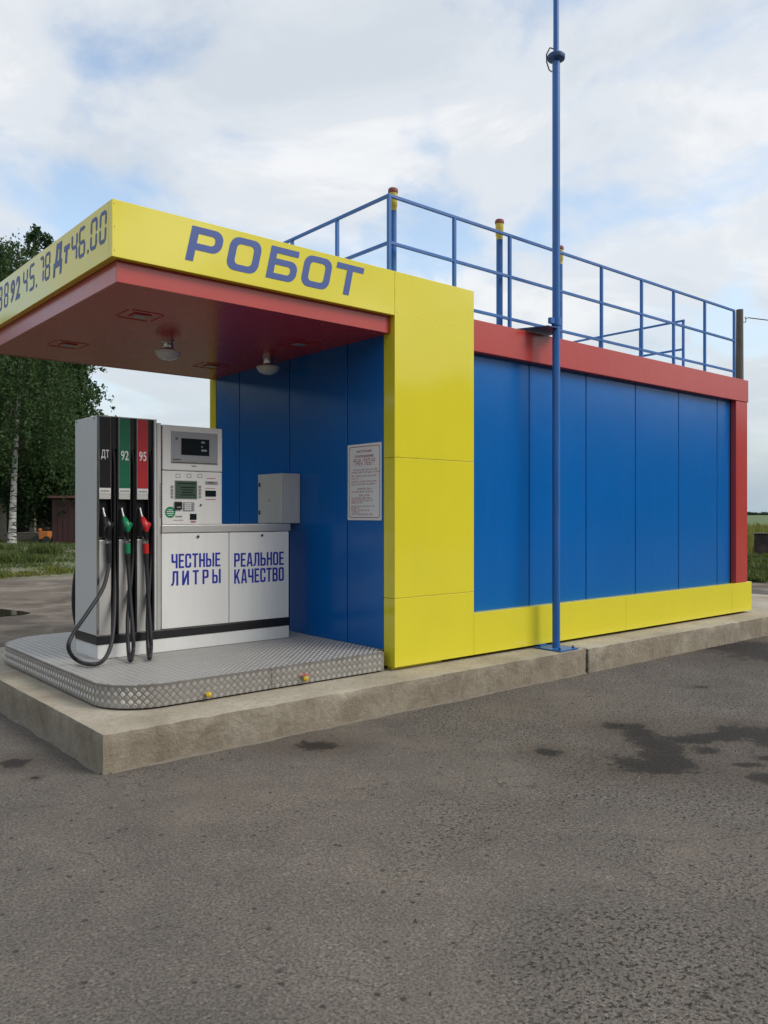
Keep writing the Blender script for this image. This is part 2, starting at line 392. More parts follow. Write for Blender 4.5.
def birch_bark():
    m, n, l, b = _new('birch_bark')
    p = _coords(n, l, (2.2, 2.2, 9.0), 'Position')
    a = _noise(n, l, p, 1.0, 5, 0.65, 0.5)
    l.new(_ramp(n, l, a, [(0.42, (0.03, 0.028, 0.025)), (0.50, (0.50, 0.49, 0.46)), (0.75, (0.62, 0.61, 0.58))]), b.inputs['Base Color'])
    b.inputs['Roughness'].default_value = 0.8
    return m
M_BIRCH = birch_bark()
M_BARK = simple('grey_bark', (0.10, 0.085, 0.07), 0.9, var=0.4, scale=6)
M_WOODGREY = simple('weathered_timber', (0.23, 0.20, 0.155), 0.85, var=0.35, scale=9)
M_WOODDARK = simple('dark_timber', (0.014, 0.011, 0.010), 0.85, var=0.3, scale=6)
M_SHED = simple('maroon_sheet', (0.060, 0.022, 0.022), 0.6, var=0.25, scale=4)
M_ROOFM = simple('maroon_roof', (0.16, 0.075, 0.065), 0.55, var=0.25, scale=4)
M_ORANGE = simple('orange_enamel', (0.42, 0.13, 0.02), 0.5, var=0.2)
M_POLEW = simple('pole_timber', (0.12, 0.105, 0.09), 0.9, var=0.35, scale=5)
M_WIRE = simple('cable_black', (0.02, 0.02, 0.022), 0.6)
def rusty():
    m, n, l, b = _new('rusty_steel')
    p = _coords(n, l, kind='Object')
    a = _noise(n, l, p, 2.4, 6, 0.65, 0.4)
    l.new(_ramp(n, l, a, [(0.35, (0.016, 0.014, 0.016)), (0.52, (0.045, 0.024, 0.018)), (0.64, (0.07, 0.05, 0.045)), (0.72, (0.07, 0.10, 0.11))]), b.inputs['Base Color'])
    b.inputs['Roughness'].default_value = 0.75
    return m
M_RUST = rusty()
def water():
    m, n, l, b = _new('puddle_water')
    p = _coords(n, l, kind='Position')
    a = _noise(n, l, p, 5, 3, 0.5)
    l.new(_mix(n, l, a, (0.03, 0.026, 0.020), (0.05, 0.042, 0.033)), b.inputs['Base Color'])
    b.inputs['Roughness'].default_value = 0.03; b.inputs['IOR'].default_value = 1.33
    return m
M_WATER = water()

# ------------------------------------------------------------------ mesh helpers
class MB:
    def __init__(s): s.v, s.f = [], []
    def add(s, vs, fs):
        k = len(s.v); s.v += [tuple(map(float, q)) for q in vs]; s.f += [tuple(i + k for i in q) for q in fs]; return s
    def box(s, x0, x1, y0, y1, z0, z1):
        vs = [(x0,y0,z0),(x1,y0,z0),(x1,y1,z0),(x0,y1,z0),(x0,y0,z1),(x1,y0,z1),(x1,y1,z1),(x0,y1,z1)]
        return s.add(vs, [(0,3,2,1),(4,5,6,7),(0,1,5,4),(1,2,6,5),(2,3,7,6),(3,0,4,7)])
    def tube(s, pts, r, seg=10, cap=True):
        pts = [Vector(q) for q in pts]; n = len(pts)
        rs = r if isinstance(r, (list, tuple)) else [r] * n
        up = None; k = len(s.v)
        for i, q in enumerate(pts):
            t = (pts[min(i + 1, n - 1)] - pts[max(i - 1, 0)]).normalized()
            if up is None:
                up = Vector((0, 0, 1)) if abs(t.z) < 0.9 else Vector((1, 0, 0))
            a = (up - t * up.dot(t)).normalized(); up = a
            b = t.cross(a)
            for j in range(seg):
                th = 2 * math.pi * j / seg
                w = q + (a * math.cos(th) + b * math.sin(th)) * rs[i]
                s.v.append((w.x, w.y, w.z))
        for i in range(n - 1):
            for j in range(seg):
                j2 = (j + 1) % seg
                s.f.append((k + i*seg + j, k + i*seg + j2, k + (i+1)*seg + j2, k + (i+1)*seg + j))
        if cap:
            s.f.append(tuple(k + j for j in reversed(range(seg))))
            s.f.append(tuple(k + (n-1)*seg + j for j in range(seg)))
        return s
    def lathe(s, prof, origin=(0,0,0), seg=20):
        k = len(s.v); n = len(prof); o = origin
        for r, z in prof:
            for j in range(seg):
                th = 2*math.pi*j/seg
                s.v.append((o[0] + r*math.cos(th), o[1] + r*math.sin(th), o[2] + z))
        for i in range(n-1):
            for j in range(seg):
                j2 = (j+1) % seg
                s.f.append((k+i*seg+j, k+i*seg+j2, k+(i+1)*seg+j2, k+(i+1)*seg+j))
        s.f.append(tuple(k+j for j in reversed(range(seg)))); s.f.append(tuple(k+(n-1)*seg+j for j in range(seg)))
        return s
    def prism(s, poly, axis, a, b):
        """poly (u,v) extruded along axis x/y/z between a and b"""
        n = len(poly)
        def P(u, v, w): return {'x': (w, u, v), 'y': (u, w, v), 'z': (u, v, w)}[axis]
        vs = [P(u, v, a) for u, v in poly] + [P(u, v, b) for u, v in poly]
        fs = [tuple(range(n)), tuple(range(2*n-1, n-1, -1))] + [(i, n+i, n+(i+1)%n, (i+1)%n) for i in range(n)]
        return s.add(vs, fs)
    def build(s, name, mat, parent=None, bevel=0.0, seg=2, smooth=35, fix=True):
        me = bpy.data.meshes.new(name); me.from_pydata(s.v, [], s.f)
        if fix:
            bm = bmesh.new(); bm.from_mesh(me); bmesh.ops.recalc_face_normals(bm, faces=bm.faces)
            if bevel > 0:
                es = [e for e in bm.edges if len(e.link_faces) == 2 and e.calc_face_angle(0) > 0.6]
                bmesh.ops.bevel(bm, geom=es, offset=bevel, segments=seg, profile=0.5, affect='EDGES', clamp_overlap=True)
            bm.to_mesh(me); bm.free()
        if smooth and bevel == 0:
            me.shade_smooth(); me.set_sharp_from_angle(angle=math.radians(smooth))
        return link(name, me, mat, parent)
def link(name, me, mat, parent=None):
    o = bpy.data.objects.new(name, me); COL.objects.link(o)
    if mat is not None and len(me.materials) == 0: me.materials.append(mat)
    if parent is not None:
        o.parent = parent
        if parent.type == 'EMPTY': o.matrix_parent_inverse = Matrix.Translation(-Vector(parent.location))
    return o
def empty(name, loc):
    o = bpy.data.objects.new(name, None); COL.objects.link(o); o.location = loc; o.empty_display_size = 0.2; return o
def tag(o, label=None, cat=None, group=None, kind=None):
    if label: o['label'] = label
    if cat: o['category'] = cat
    if group: o['group'] = group
    if kind: o['kind'] = kind
    return o
def fast_mesh(name, verts, nside):
    """verts: (n, nside, 3) array of separate faces"""
    n = verts.shape[0]
    me = bpy.data.meshes.new(name)
    me.vertices.add(n * nside); me.vertices.foreach_set('co', verts.reshape(-1).astype(np.float32))
    me.loops.add(n * nside); me.loops.foreach_set('vertex_index', np.arange(n * nside, dtype=np.int32))
    me.polygons.add(n); me.polygons.foreach_set('loop_start', np.arange(0, n * nside, nside, dtype=np.int32))
    me.polygons.foreach_set('loop_total', np.full(n, nside, dtype=np.int32))
    me.update(calc_edges=True); me.validate()
    return me
def spline(pts, per=8):
    P = [Vector(p) for p in pts]; P = [P[0]*2 - P[1]] + P + [P[-1]*2 - P[-2]]
    out = []
    for i in range(1, len(P) - 2):
        for k in range(per):
            t = k / per; a, b, c, d = P[i-1], P[i], P[i+1], P[i+2]
            out.append(0.5*((2*b) + (c-a)*t + (2*a-5*b+4*c-d)*t*t + (3*b-a-3*c+d)*t**3))
    out.append(P[-2]); return out

# --- flat lettering: outlines with holes, filled, a millimetre thick
def arc(cx, cy, r, a0, a1, n=6):
    return [(cx + r*math.cos(math.radians(a0 + (a1-a0)*i/n)), cy + r*math.sin(math.radians(a0 + (a1-a0)*i/n))) for i in range(n+1)]
def rrect(x0, y0, x1, y1, r=(0,0,0,0)):
    """corner radii: bottom-left, bottom-right, top-right, top-left"""
    o = []
    o += arc(x0+r[0], y0+r[0], r[0], 180, 270) if r[0] else [(x0, y0)]
    o += arc(x1-r[1], y0+r[1], r[1], 270, 360) if r[1] else [(x1, y0)]
    o += arc(x1-r[2], y1-r[2], r[2], 0, 90) if r[2] else [(x1, y1)]
    o += arc(x0+r[3], y1-r[3], r[3], 90, 180) if r[3] else [(x0, y1)]
    return o
def flat_shape(name, polys, mat, parent, to_world, thick=0.0015):
    cu = bpy.data.curves.new(name, 'CURVE'); cu.dimensions = '2D'; cu.fill_mode = 'BOTH'; cu.extrude = 0.5
    for poly in polys:
        sp = cu.splines.new('POLY'); sp.points.add(len(poly) - 1); sp.use_cyclic_u = True
        for i, (u, v) in enumerate(poly): sp.points[i].co = (u, v, 0, 1)
    return _curve_to_obj(cu, name, mat, parent, to_world, thick)
def _curve_to_obj(cu, name, mat, parent, to_world, thick):
    tmp = bpy.data.objects.new('tmp', cu); COL.objects.link(tmp)
    dg = bpy.context.evaluated_depsgraph_get(); dg.update()
    me = bpy.data.meshes.new_from_object(tmp.evaluated_get(dg))
    COL.objects.unlink(tmp); bpy.data.objects.remove(tmp)
    for v in me.vertices: v.co = to_world(v.co.x, v.co.y, (v.co.z + 0.5) * thick)
    me.materials.clear(); me.name = name
    bm = bmesh.new(); bm.from_mesh(me); bmesh.ops.recalc_face_normals(bm, faces=bm.faces); bm.to_mesh(me); bm.free()
    return link(name, me, mat, parent)
def text_shape(name, body, mat, parent, to_world, width=None, height=1.0, offset=0.0, thick=0.0012):
    """the built-in typeface, fitted to width x height with origin at lower left"""
    cu = bpy.data.curves.new(name, 'FONT'); cu.body = body; cu.size = 1.0; cu.extrude = 0.5; cu.offset = offset; cu.resolution_u = 3
    tmp = bpy.data.objects.new('tmp', cu); COL.objects.link(tmp)
    dg = bpy.context.evaluated_depsgraph_get(); dg.update()
    me = bpy.data.meshes.new_from_object(tmp.evaluated_get(dg))
    COL.objects.unlink(tmp); bpy.data.objects.remove(tmp)
    if not me.vertices: return None
    xs = [v.co.x for v in me.vertices]; ys = [v.co.y for v in me.vertices]
    x0, x1, y0, y1 = min(xs), max(xs), min(ys), max(ys)
    sy = height / max(1e-6, y1 - y0); sx = (width / (x1 - x0)) if width else sy
    for v in me.vertices: v.co = to_world((v.co.x - x0)*sx, (v.co.y - y0)*sy, (v.co.z + 0.5)*thick)
    me.materials.clear(); me.name = name
    bm = bmesh.new(); bm.from_mesh(me); bmesh.ops.recalc_face_normals(bm, faces=bm.faces); bm.to_mesh(me); bm.free()
    return link(name, me, mat, parent)
def front_face(x0, z0, y, shear=0.0):           # a face looking towards -Y
    return lambda u, v, w: (x0 + u + shear*v, y - w, z0 + v)
def end_face(y0, z0, x, shear=0.0):             # a face looking towards -X, read with y falling
    return lambda u, v, w: (x - w, y0 - u - shear*v, z0 + v)

# ================================================================== SETTING
def ragged_sheet(name, pts, z, mat, wob=0.25, step=0.5, seed=0):
    out = []
    for i in range(len(pts)):
        a, b = Vector(pts[i]), Vector(pts[(i+1) % len(pts)])
        n = max(1, int((b-a).length/step))
        for k in range(n):
            q = a.lerp(b, k/n)
            d = mnoise.noise(Vector((q.x*0.7, q.y*0.7, seed))) * wob
            e = mnoise.noise(Vector((q.x*0.7, q.y*0.7, seed+9))) * wob
            out.append((q.x + d, q.y + e))
    cu = bpy.data.curves.new(name, 'CURVE'); cu.dimensions = '2D'; cu.fill_mode = 'BOTH'
    sp = cu.splines.new('POLY'); sp.points.add(len(out)-1); sp.use_cyclic_u = True
    for i, (u, v) in enumerate(out): sp.points[i].co = (u, v, 0, 1)
    tmp = bpy.data.objects.new('tmp', cu); COL.objects.link(tmp)
    dg = bpy.context.evaluated_depsgraph_get(); dg.update()
    me = bpy.data.meshes.new_from_object(tmp.evaluated_get(dg))
    COL.objects.unlink(tmp); bpy.data.objects.remove(tmp)
    for v in me.vertices: v.co.z = z
    bm = bmesh.new(); bm.from_mesh(me)
    for f in bm.faces:
        if f.normal.z < 0: f.normal_flip()
    bm.to_mesh(me); bm.free()
    me.materials.clear(); me.name = name
    return link(name, me, mat)

g = MB(); S = 4000
g.add([(-S,-S,-0.008),(S,-S,-0.008),(S,S,-0.008),(-S,S,-0.008)], [(0,1,2,3)])
tag(g.build('ground', M_TERR, smooth=0), kind='structure')
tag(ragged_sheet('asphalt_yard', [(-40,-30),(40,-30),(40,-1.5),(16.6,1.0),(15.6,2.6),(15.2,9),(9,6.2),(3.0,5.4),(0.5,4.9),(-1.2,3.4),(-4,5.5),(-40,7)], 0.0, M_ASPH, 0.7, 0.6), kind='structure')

# puddle in the lane, behind the island on the left
pd = [on_z(px, py, -0.004)[:2] for px, py in ((-30,611),(-14,609.5),(2,609.3),(14,610.5),(24,611.5),(31,613),(22,614.6),(10,615.6),(-4,617),(-22,617.5),(-36,614.5))]
tag(ragged_sheet('puddle_water', [tuple(q) for q in pd], 0.004, M_WATER, 0.07, 0.12), kind='structure')

def grass(name, region, n, hmin, hmax, mat, lean=0.5, wid=0.012, seed=1, z0=-0.008, clump=0.8):
    r = np.random.default_rng(seed)
    (x0,x1),(y0,y1) = region['box']
    pts = []
    tot = 0
    while tot < n:
        q = np.stack([r.uniform(x0,x1,n*2), r.uniform(y0,y1,n*2)],1)
        keep = np.array([region['fn'](a,b) for a,b in q]) if region.get('fn') else np.ones(len(q),bool)
        q = q[keep]
        cl = np.array([mnoise.noise(Vector((a*clump,b*clump,seed))) for a,b in q])
        q = q[r.random(len(q)) < np.clip(0.45 + cl*1.1, 0.04, 1)]
        pts.append(q); tot += len(q)
    q = np.concatenate(pts)[:n]
    hs = np.array([0.55 + 0.7*(mnoise.noise(Vector((a*0.6,b*0.6,seed+5)))+0.5) for a,b in q])
    h = r.uniform(hmin,hmax,n)*hs
    ang = r.uniform(0,2*np.pi,n); ta = r.uniform(0,2*np.pi,n); ln = r.random(n)*lean*h
    w = wid*r.uniform(0.7,1.5,n)
    V = np.zeros((n,4,3))
    z = np.array([region['z'](a,b) for a,b in q]) if region.get('z') else np.full(n, z0)
    dx, dy = np.cos(ang)*w, np.sin(ang)*w
    V[:,0] = np.stack([q[:,0]-dx, q[:,1]-dy, z],1); V[:,1] = np.stack([q[:,0]+dx, q[:,1]+dy, z],1)
    tx, ty = q[:,0]+np.cos(ta)*ln, q[:,1]+np.sin(ta)*ln
    V[:,2] = np.stack([tx+dx*0.35, ty+dy*0.35, z+h],1); V[:,3] = np.stack([tx-dx*0.35, ty-dy*0.35, z+h],1)
    me = fast_mesh(name, V, 4)
    return link(name, me, mat)

# raised verge beyond the lane on the left, then the bank on the right
def verge_edge(x): return 16.9 + 0.36*(x-3.9) + 0.5*mnoise.noise(Vector((x*0.6, 3, 1)))
def verge_z(x, y):
    d = y - verge_edge(x)
    if d < 0: return -0.03
    return min(1, d/1.2)*0.16 + 0.10*mnoise.noise(Vector((x*0.35, y*0.35, 0)))*min(1, d/2.0)
def bank_edge(y): return 17.6 + 0.35*mnoise.noise(Vector((y*0.6, 7, 1)))
def bank_z(x, y):
    d = x - bank_edge(y)
    if d < 0: return -0.03
    return min(1, d/1.5)*0.14 + 0.10*mnoise.noise(Vector((x*0.4, y*0.4, 3)))*min(1, d/2.0)
def mound(name, x0, x1, y0, y1, nx, ny, fz, mat):
    vs = [(x0+(x1-x0)*i/nx, y0+(y1-y0)*j/ny, fz(x0+(x1-x0)*i/nx, y0+(y1-y0)*j/ny)) for j in range(ny+1) for i in range(nx+1)]
    fs = [(j*(nx+1)+i, j*(nx+1)+i+1, (j+1)*(nx+1)+i+1, (j+1)*(nx+1)+i) for j in range(ny) for i in range(nx)]
    m = MB(); m.add(vs, fs)
    return tag(m.build(name, mat, smooth=60), kind='structure')
mound('verge_terrain', -12, 17, 12, 58, 116, 120, verge_z, M_TERR)
mound('bank_terrain', 16.5, 46, -2, 26, 100, 90, bank_z, M_TERR)
tag(grass('verge_grass', {'box': ((-3,17),(15.5,46)), 'fn': lambda a,b: b > verge_edge(a) + 0.05, 'z': verge_z}, 40000, 0.03, 0.13, M_GRASS, 1.2, 0.018, 3), 'low green grass and weeds along the far lane', 'grass', kind='stuff')
tag(grass('dry_grass', {'box': ((-3,17),(15.5,24)), 'fn': lambda a,b: 0.0 < b - verge_edge(a) < 1.3 and mnoise.noise(Vector((a*0.5,b*0.5,4))) > -0.12, 'z': verge_z}, 9000, 0.04, 0.15, M_GRASSY, 1.2, 0.016, 4), 'dry yellowed grass at the edge of the verge', 'grass', kind='stuff')
tag(grass('bank_weeds', {'box': ((17.4,24.0),(0,16)), 'fn': lambda a,b: a > bank_edge(b), 'z': bank_z}, 34000, 0.06, 0.24, M_GRASS, 1.2, 0.035, 5), 'dense dark green weeds beside the road', 'weeds', kind='stuff')
tag(grass('tall_field_grass', {'box': ((27.0,80),(4,60)), 'z': lambda a,b: -0.01 if a > 46 or b > 26 else bank_z(a,b)}, 42000, 0.35, 0.8, M_GRASSY, 0.5, 0.04, 6), 'tall yellow green grass at the edge of the field', 'grass', kind='stuff')

tag(grass('verge_weeds', {'box': ((0,16),(16.5,30)), 'fn': lambda a,b: b > verge_edge(a) + 0.3 and mnoise.noise(Vector((a*0.55,b*0.55,14))) > 0.22, 'z': verge_z}, 9000, 0.14, 0.42, M_GRASS, 0.8, 0.03, 9), 'clumps of taller leafy weeds on the verge', 'weeds', kind='stuff')
# far belt of woodland on the horizon
def leaf_quads(c, size, r, flat=0.0):
    n = len(c)
    a = r.normal(size=(n,3)); a /= np.linalg.norm(a,axis=1,keepdims=True)
    b = r.normal(size=(n,3)); b -= a*(a*b).sum(1,keepdims=True); b /= np.linalg.norm(b,axis=1,keepdims=True)
    s = size*r.uniform(0.6,1.35,(n,1))
    V = np.zeros((n,4,3))
    V[:,0] = c - a*s; V[:,1] = c + b*s*0.55; V[:,2] = c + a*s; V[:,3] = c - b*s*0.55
    return V
def wood_belt(name, cx, cy, ang, length, depth, h, n, size, mat, seed):
    r = np.random.default_rng(seed)
    u = r.uniform(-length/2, length/2, n); v = r.uniform(-depth/2, depth/2, n)
    top = np.array([h*(0.72 + 0.5*mnoise.noise(Vector((x*0.06, 3, seed))) + 0.22*mnoise.noise(Vector((x*0.25, 9, seed)))) for x in u])
    z = r.random(n)**0.75*np.maximum(top, 0.5)
    ca, sa = math.cos(ang), math.sin(ang)
    c = np.stack([cx + u*ca - v*sa, cy + u*sa + v*ca, z],1)
    return link(name, fast_mesh(name, leaf_quads(c, size, r), 4), mat)
fp = at_depth(900, 1100)
tag(wood_belt('far_woodland', fp.x, fp.y, math.atan2(RGT[1], RGT[0]), 1500, 25, 4.6, 42000, 1.3, M_FARWOOD, 21), 'low dark belt of woodland on the horizon', 'woodland', kind='stuff')
# the row of roadside trees across the road, behind the camera: it shows in the gloss of the panels
tag(wood_belt('roadside_woodland', 40, -36, 0.0, 150, 7, 14.0, 80000, 0.6, M_FARWOOD, 22), 'row of roadside trees across the road behind the viewer', 'woodland', kind='stuff')

tag(wood_belt('lane_woodland', -34, 47, 0.0, 74, 6, 15.0, 60000, 0.5, M_LEAF2, 23), 'belt of dark trees along the lane, running off to the left', 'woodland', kind='stuff')
# ------------------------------------------------------------------ trees
def tree(name, label, base, h, crown_r, crown_z0, trunk_r, seed, n_leaf, leaf, leafm, barkm, lean=(0,0), droop=1.0, group=None, top_pow=1.0, nb=46, bare=0):
    r = np.random.default_rng(seed); rr = random.Random(seed)
    root = empty(name, base)
    tag(root, label, 'tree', group)
    T = MB()
    def axis(t): # trunk line
        w = 0.18*math.sin(t*5 + seed)*t
        return Vector((base[0] + lean[0]*t + w, base[1] + lean[1]*t + w*0.4, base[2] - 0.1 + (h*0.96 + 0.1)*t))
    T.tube([axis(i/14) for i in range(15)], [trunk_r*(1-0.93*(i/14)**0.85)*(1.25 if i == 0 else 1) for i in range(15)], 10)
    trunk = T.build('trunk', barkm, root, smooth=60)
    B = MB(); C = []
    for k in range(nb):
        t = crown_z0/h + (0.98 - crown_z0/h)*((k + rr.random()*0.8)/nb)
        p0 = axis(t)
        rel = (t - crown_z0/h)/(1 - crown_z0/h)
        rad = crown_r*(0.35 + 0.65*math.sin(min(1, rel*1.15 + 0.22)*math.pi*0.86))*rr.uniform(0.7, 1.15)*(1 - 0.55*rel**(2/top_pow))
        th = k*2.399 + rr.uniform(-0.5, 0.5)
        d = Vector((math.cos(th), math.sin(th), 0))
        rise = rr.uniform(0.25, 0.75)*rad*(0.4 + rel)
        p1 = p0 + d*rad*0.5 + Vector((0,0,rise*0.7)); p2 = p0 + d*rad + Vector((0,0,rise*0.75 - droop*0.12*rad))
        line = spline([p0, p1, p2], 5)
        br = max(0.012, trunk_r*0.30*(1 - 0.75*t))
        B.tube(line, [br*(1 - 0.85*i/(len(line)-1)) for i in range(len(line))], 5)
        m = int(n_leaf/nb*(0.5 + rad/crown_r))
        # leaf strands hang from side twigs along the limb
        ns = max(4, int(m/26))
        for _ in range(ns):
            f = rr.random()**0.6; q = p0.lerp(p1, f*2) if f < 0.5 else p1.lerp(p2, f*2-1)
            off = Vector((rr.gauss(0,1), rr.gauss(0,1), rr.gauss(0,0.6)))*(0.16*rad + 0.18)
            q = q + off
            L = rr.uniform(0.5, 1.9)*droop
            mm = 26
            s = r.random(mm)
            sw = r.normal(0, 0.10, (mm,3))
            pts = np.array([q.x, q.y, q.z]) + sw
            pts[:,2] -= s*L
            pts[:,0] += d.x*s*0.25*L; pts[:,1] += d.y*s*0.25*L
            C.append(pts)
    for k in range(bare):
        p0 = axis(0.93); a = rr.uniform(0, 6.28)
        B.tube([p0, p0 + Vector((math.cos(a)*0.5, math.sin(a)*0.5, 1.4)), p0 + Vector((math.cos(a)*0.7, math.sin(a)*0.7, 2.6 + rr.random()))], [0.05, 0.03, 0.01], 5)
    B.build('limb', M_BARK, root, smooth=60)
    c = np.concatenate(C); c = c[c[:,2] > base[2] + crown_z0*0.45]
    link('crown', fast_mesh('crown', leaf_quads(c, leaf, r), 4), leafm, root)
    return root
def gb(px, d): p = at_depth(px, d); return (p.x, p.y, verge_z(p.x, p.y) if -12 < p.x < 17 and 12 < p.y < 58 else 0.0)
TG = 'trees beyond the lane'
tree('birch_tree', 'weeping birch with black flecked white trunk beyond the lane, nearest of the trees', gb(12, 40), 15.2, 3.7, 4.4, 0.19, 5, 30000, 0.085, M_LEAF, M_BIRCH, lean=(0.5,0.1), droop=1.35, group=TG, nb=64)
tree('broadleaf_tree', 'tall narrow tree whose tufted top stands clear above the price fascia', gb(38, 50), 19.9, 2.0, 7.0, 0.20, 8, 11000, 0.12, M_LEAF2, M_BARK, droop=0.35, group=TG, top_pow=0.7, nb=34)
tree('broadleaf_tree', 'dense dark tree at the left edge with bare twigs on top', gb(-10, 46), 17.6, 3.6, 3.0, 0.25, 12, 40000, 0.11, M_LEAF2, M_BARK, droop=0.5, group=TG, bare=4, top_pow=1.2)
tree('broadleaf_tree', 'low bushy dark tree behind the maroon shed', gb(64, 54), 12.5, 4.2, 1.0, 0.2, 15, 34000, 0.13, M_LEAF2, M_BARK, droop=0.5, group=TG, top_pow=1.8)
tree('broadleaf_tree', 'broad dark tree behind the timber porch', gb(14, 60), 13.5, 5.0, 1.0, 0.22, 18, 38000, 0.13, M_LEAF2, M_BARK, droop=0.5, group=TG, top_pow=1.8)
tree('broadleaf_tree', 'small drooping dark tree between the timber posts and the maroon shed', gb(44, 43.5), 6.4, 2.0, 1.9, 0.09, 25, 17000, 0.09, M_LEAF2, M_BARK, droop=0.9, group=TG, top_pow=1.8, nb=40)

# ------------------------------------------------------------------ sheds and clutter beyond the lane
ROT = Matrix(((RGT[0], FWD[0], 0), (RGT[1], FWD[1], 0), (0, 0, 1)))      # local x across the view, y away
def local(m, base):
    b = Vector(base)
    m.v = [tuple(ROT @ Vector(q) + b) for q in m.v]; return m
sb = gb(52, 42)
shed = empty('garden_shed', sb); tag(shed, 'maroon sheet metal shed with low pitched roof beyond the lane', 'shed')
local(MB().box(0.0,3.4,0,2.6,-0.1,2.30), sb).build('wall', M_SHED, shed)
for i in range(12):
    local(MB().box(0.03+i*0.285,0.255+i*0.285,-0.018,-0.003,0.0,2.22), sb).build('wall_sheet', M_SHED, shed)
local(MB().prism([(-0.25,2.33),(2.85,2.62),(2.85,2.70),(-0.25,2.41)],'x',-0.15,3.55), sb).build('roof', M_ROOFM, shed)
hb = gb(-4, 46)
house = empty('timber_porch_house', hb); tag(house, 'dark timber house with grey posts and steps behind the birch', 'house')
local(MB().box(-4.0,3.4,2.2,6.5,-0.2,3.2), hb).build('wall', M_WOODDARK, house)
for i in range(10):
    local(MB().box(-3.95,3.35,2.15,2.197,0.32*i,0.32*i+0.30), hb).build('plank', M_WOODDARK, house)
local(MB().prism([(-0.3,2.45),(6.9,4.3),(6.9,4.42),(-0.3,2.57)],'x',-4.3,3.3), hb).build('roof', M_WOODDARK, house)
for x in (-1.35, 0.42, 2.08):
    local(MB().box(x-0.14,x+0.14,-0.14,0.14,0.02,2.52), hb).build('post', M_WOODGREY, house, 0.015)
for k in range(3):
    local(MB().box(0.7,3.0,-0.9+0.32*k,2.13,0.16*k-0.1,0.16*(k+1)), hb).build('step', M_WOODGREY, house, 0.01)
ob = gb(44.5, 40)
mach = empty('garden_machine', ob); tag(mach, 'small orange machine with black drum beside the maroon shed', 'machine')
local(MB().box(-0.20,0.26,-0.22,0.25,0.22,0.62), ob).build('body', M_ORANGE, mach, 0.03)
local(MB().lathe([(0.10,0.0),(0.13,0.02),(0.14,0.14),(0.11,0.18)], (0.12,0.0,0.622), 14), ob).build('drum', M_BLACK, mach)
local(MB().lathe([(0.05,0.0),(0.10,0.04),(0.11,0.10),(0.06,0.15)], (-0.22,0.0,0.60), 12), ob).build('tank_cap', M_ORANGE, mach)
local(MB().box(-0.28,0.2,-0.06,0.06,0.18,0.27), ob).build('chassis', M_BLACK, mach)
for x, y in ((-0.34,-0.2),(-0.34,0.2),(0.18,-0.2),(0.18,0.2)):
    q = [( x+0.19*math.cos(t*math.pi/9), 0.19+0.19*math.sin(t*math.pi/9)) for t in range(18)]
    local(MB().prism(q,'y',y-0.05,y+0.05), ob).build('wheel', M_RUBBER, mach)
local(MB().tube([(-0.36,0,0.3),(-0.45,0,0.6),(-0.55,0,0.8)],0.016,6), ob).build('handle', M_BLACK, mach)

# rusty container on the right bank
rb = on_z(754, 562, 0.0); rb = (rb[0], rb[1], bank_z(rb[0], rb[1]) - 0.04)
skip = empty('rusty_tank', rb); tag(skip, 'dark rusty steel container standing in the roadside weeds', 'container')
ca_ = math.atan2(rb[1]-CAM[1], rb[0]-CAM[0]); ROT = Matrix(((math.sin(ca_), math.cos(ca_), 0), (-math.cos(ca_), math.sin(ca_), 0), (0, 0, 1)))
local(MB().box(0,1.9,0,0.8,0.0,0.90), rb).build('body', M_RUST, skip, 0.02)
for x in (0.02, 0.64, 1.26, 1.84): local(MB().box(x,x+0.05,-0.03,-0.002,0.03,0.88), rb).build('rib', M_RUST, skip, 0.005)
local(MB().box(-0.02,1.92,-0.03,0.83,0.902,0.93), rb).build('rim', M_RUST, skip, 0.008)

# utility pole behind the building
ub = at_depth(739.5, 21)
up = empty('utility_pole', ub); tag(up, 'weathered grey wooden utility pole behind the far corner of the building', 'pole')
MB().tube([(ub.x,ub.y,-0.2),(ub.x,ub.y,3.0),(ub.x+0.01,ub.y,6.92)], [0.125,0.11,0.088], 14).build('pole', M_POLEW, up)
pin = Vector((ub.x, ub.y, 6.60)); d = Vector((RGT[0], RGT[1], 0))
MB().tube([pin + d*0.05, pin + d*0.16, pin + d*0.17 + Vector((0,0,0.10))], 0.012, 6).build('insulator_pin', M_WIRE, up)
MB().lathe([(0.02,0),(0.035,0.01),(0.03,0.05),(0.015,0.07)], pin + d*0.17 + Vector((0,0,0.08)), 10).build('insulator', M_OPAL, up)
MB().tube([pin + d*0.17 + Vector((0,0,0.12)) + d*18*(i/12) + Vector((FWD[0]*4*(i/12), FWD[1]*4*(i/12), -0.5*math.sin(math.pi*i/12) + 0.5*(i/12))) for i in range(13)], 0.013, 5).build('wire', M_WIRE, up)

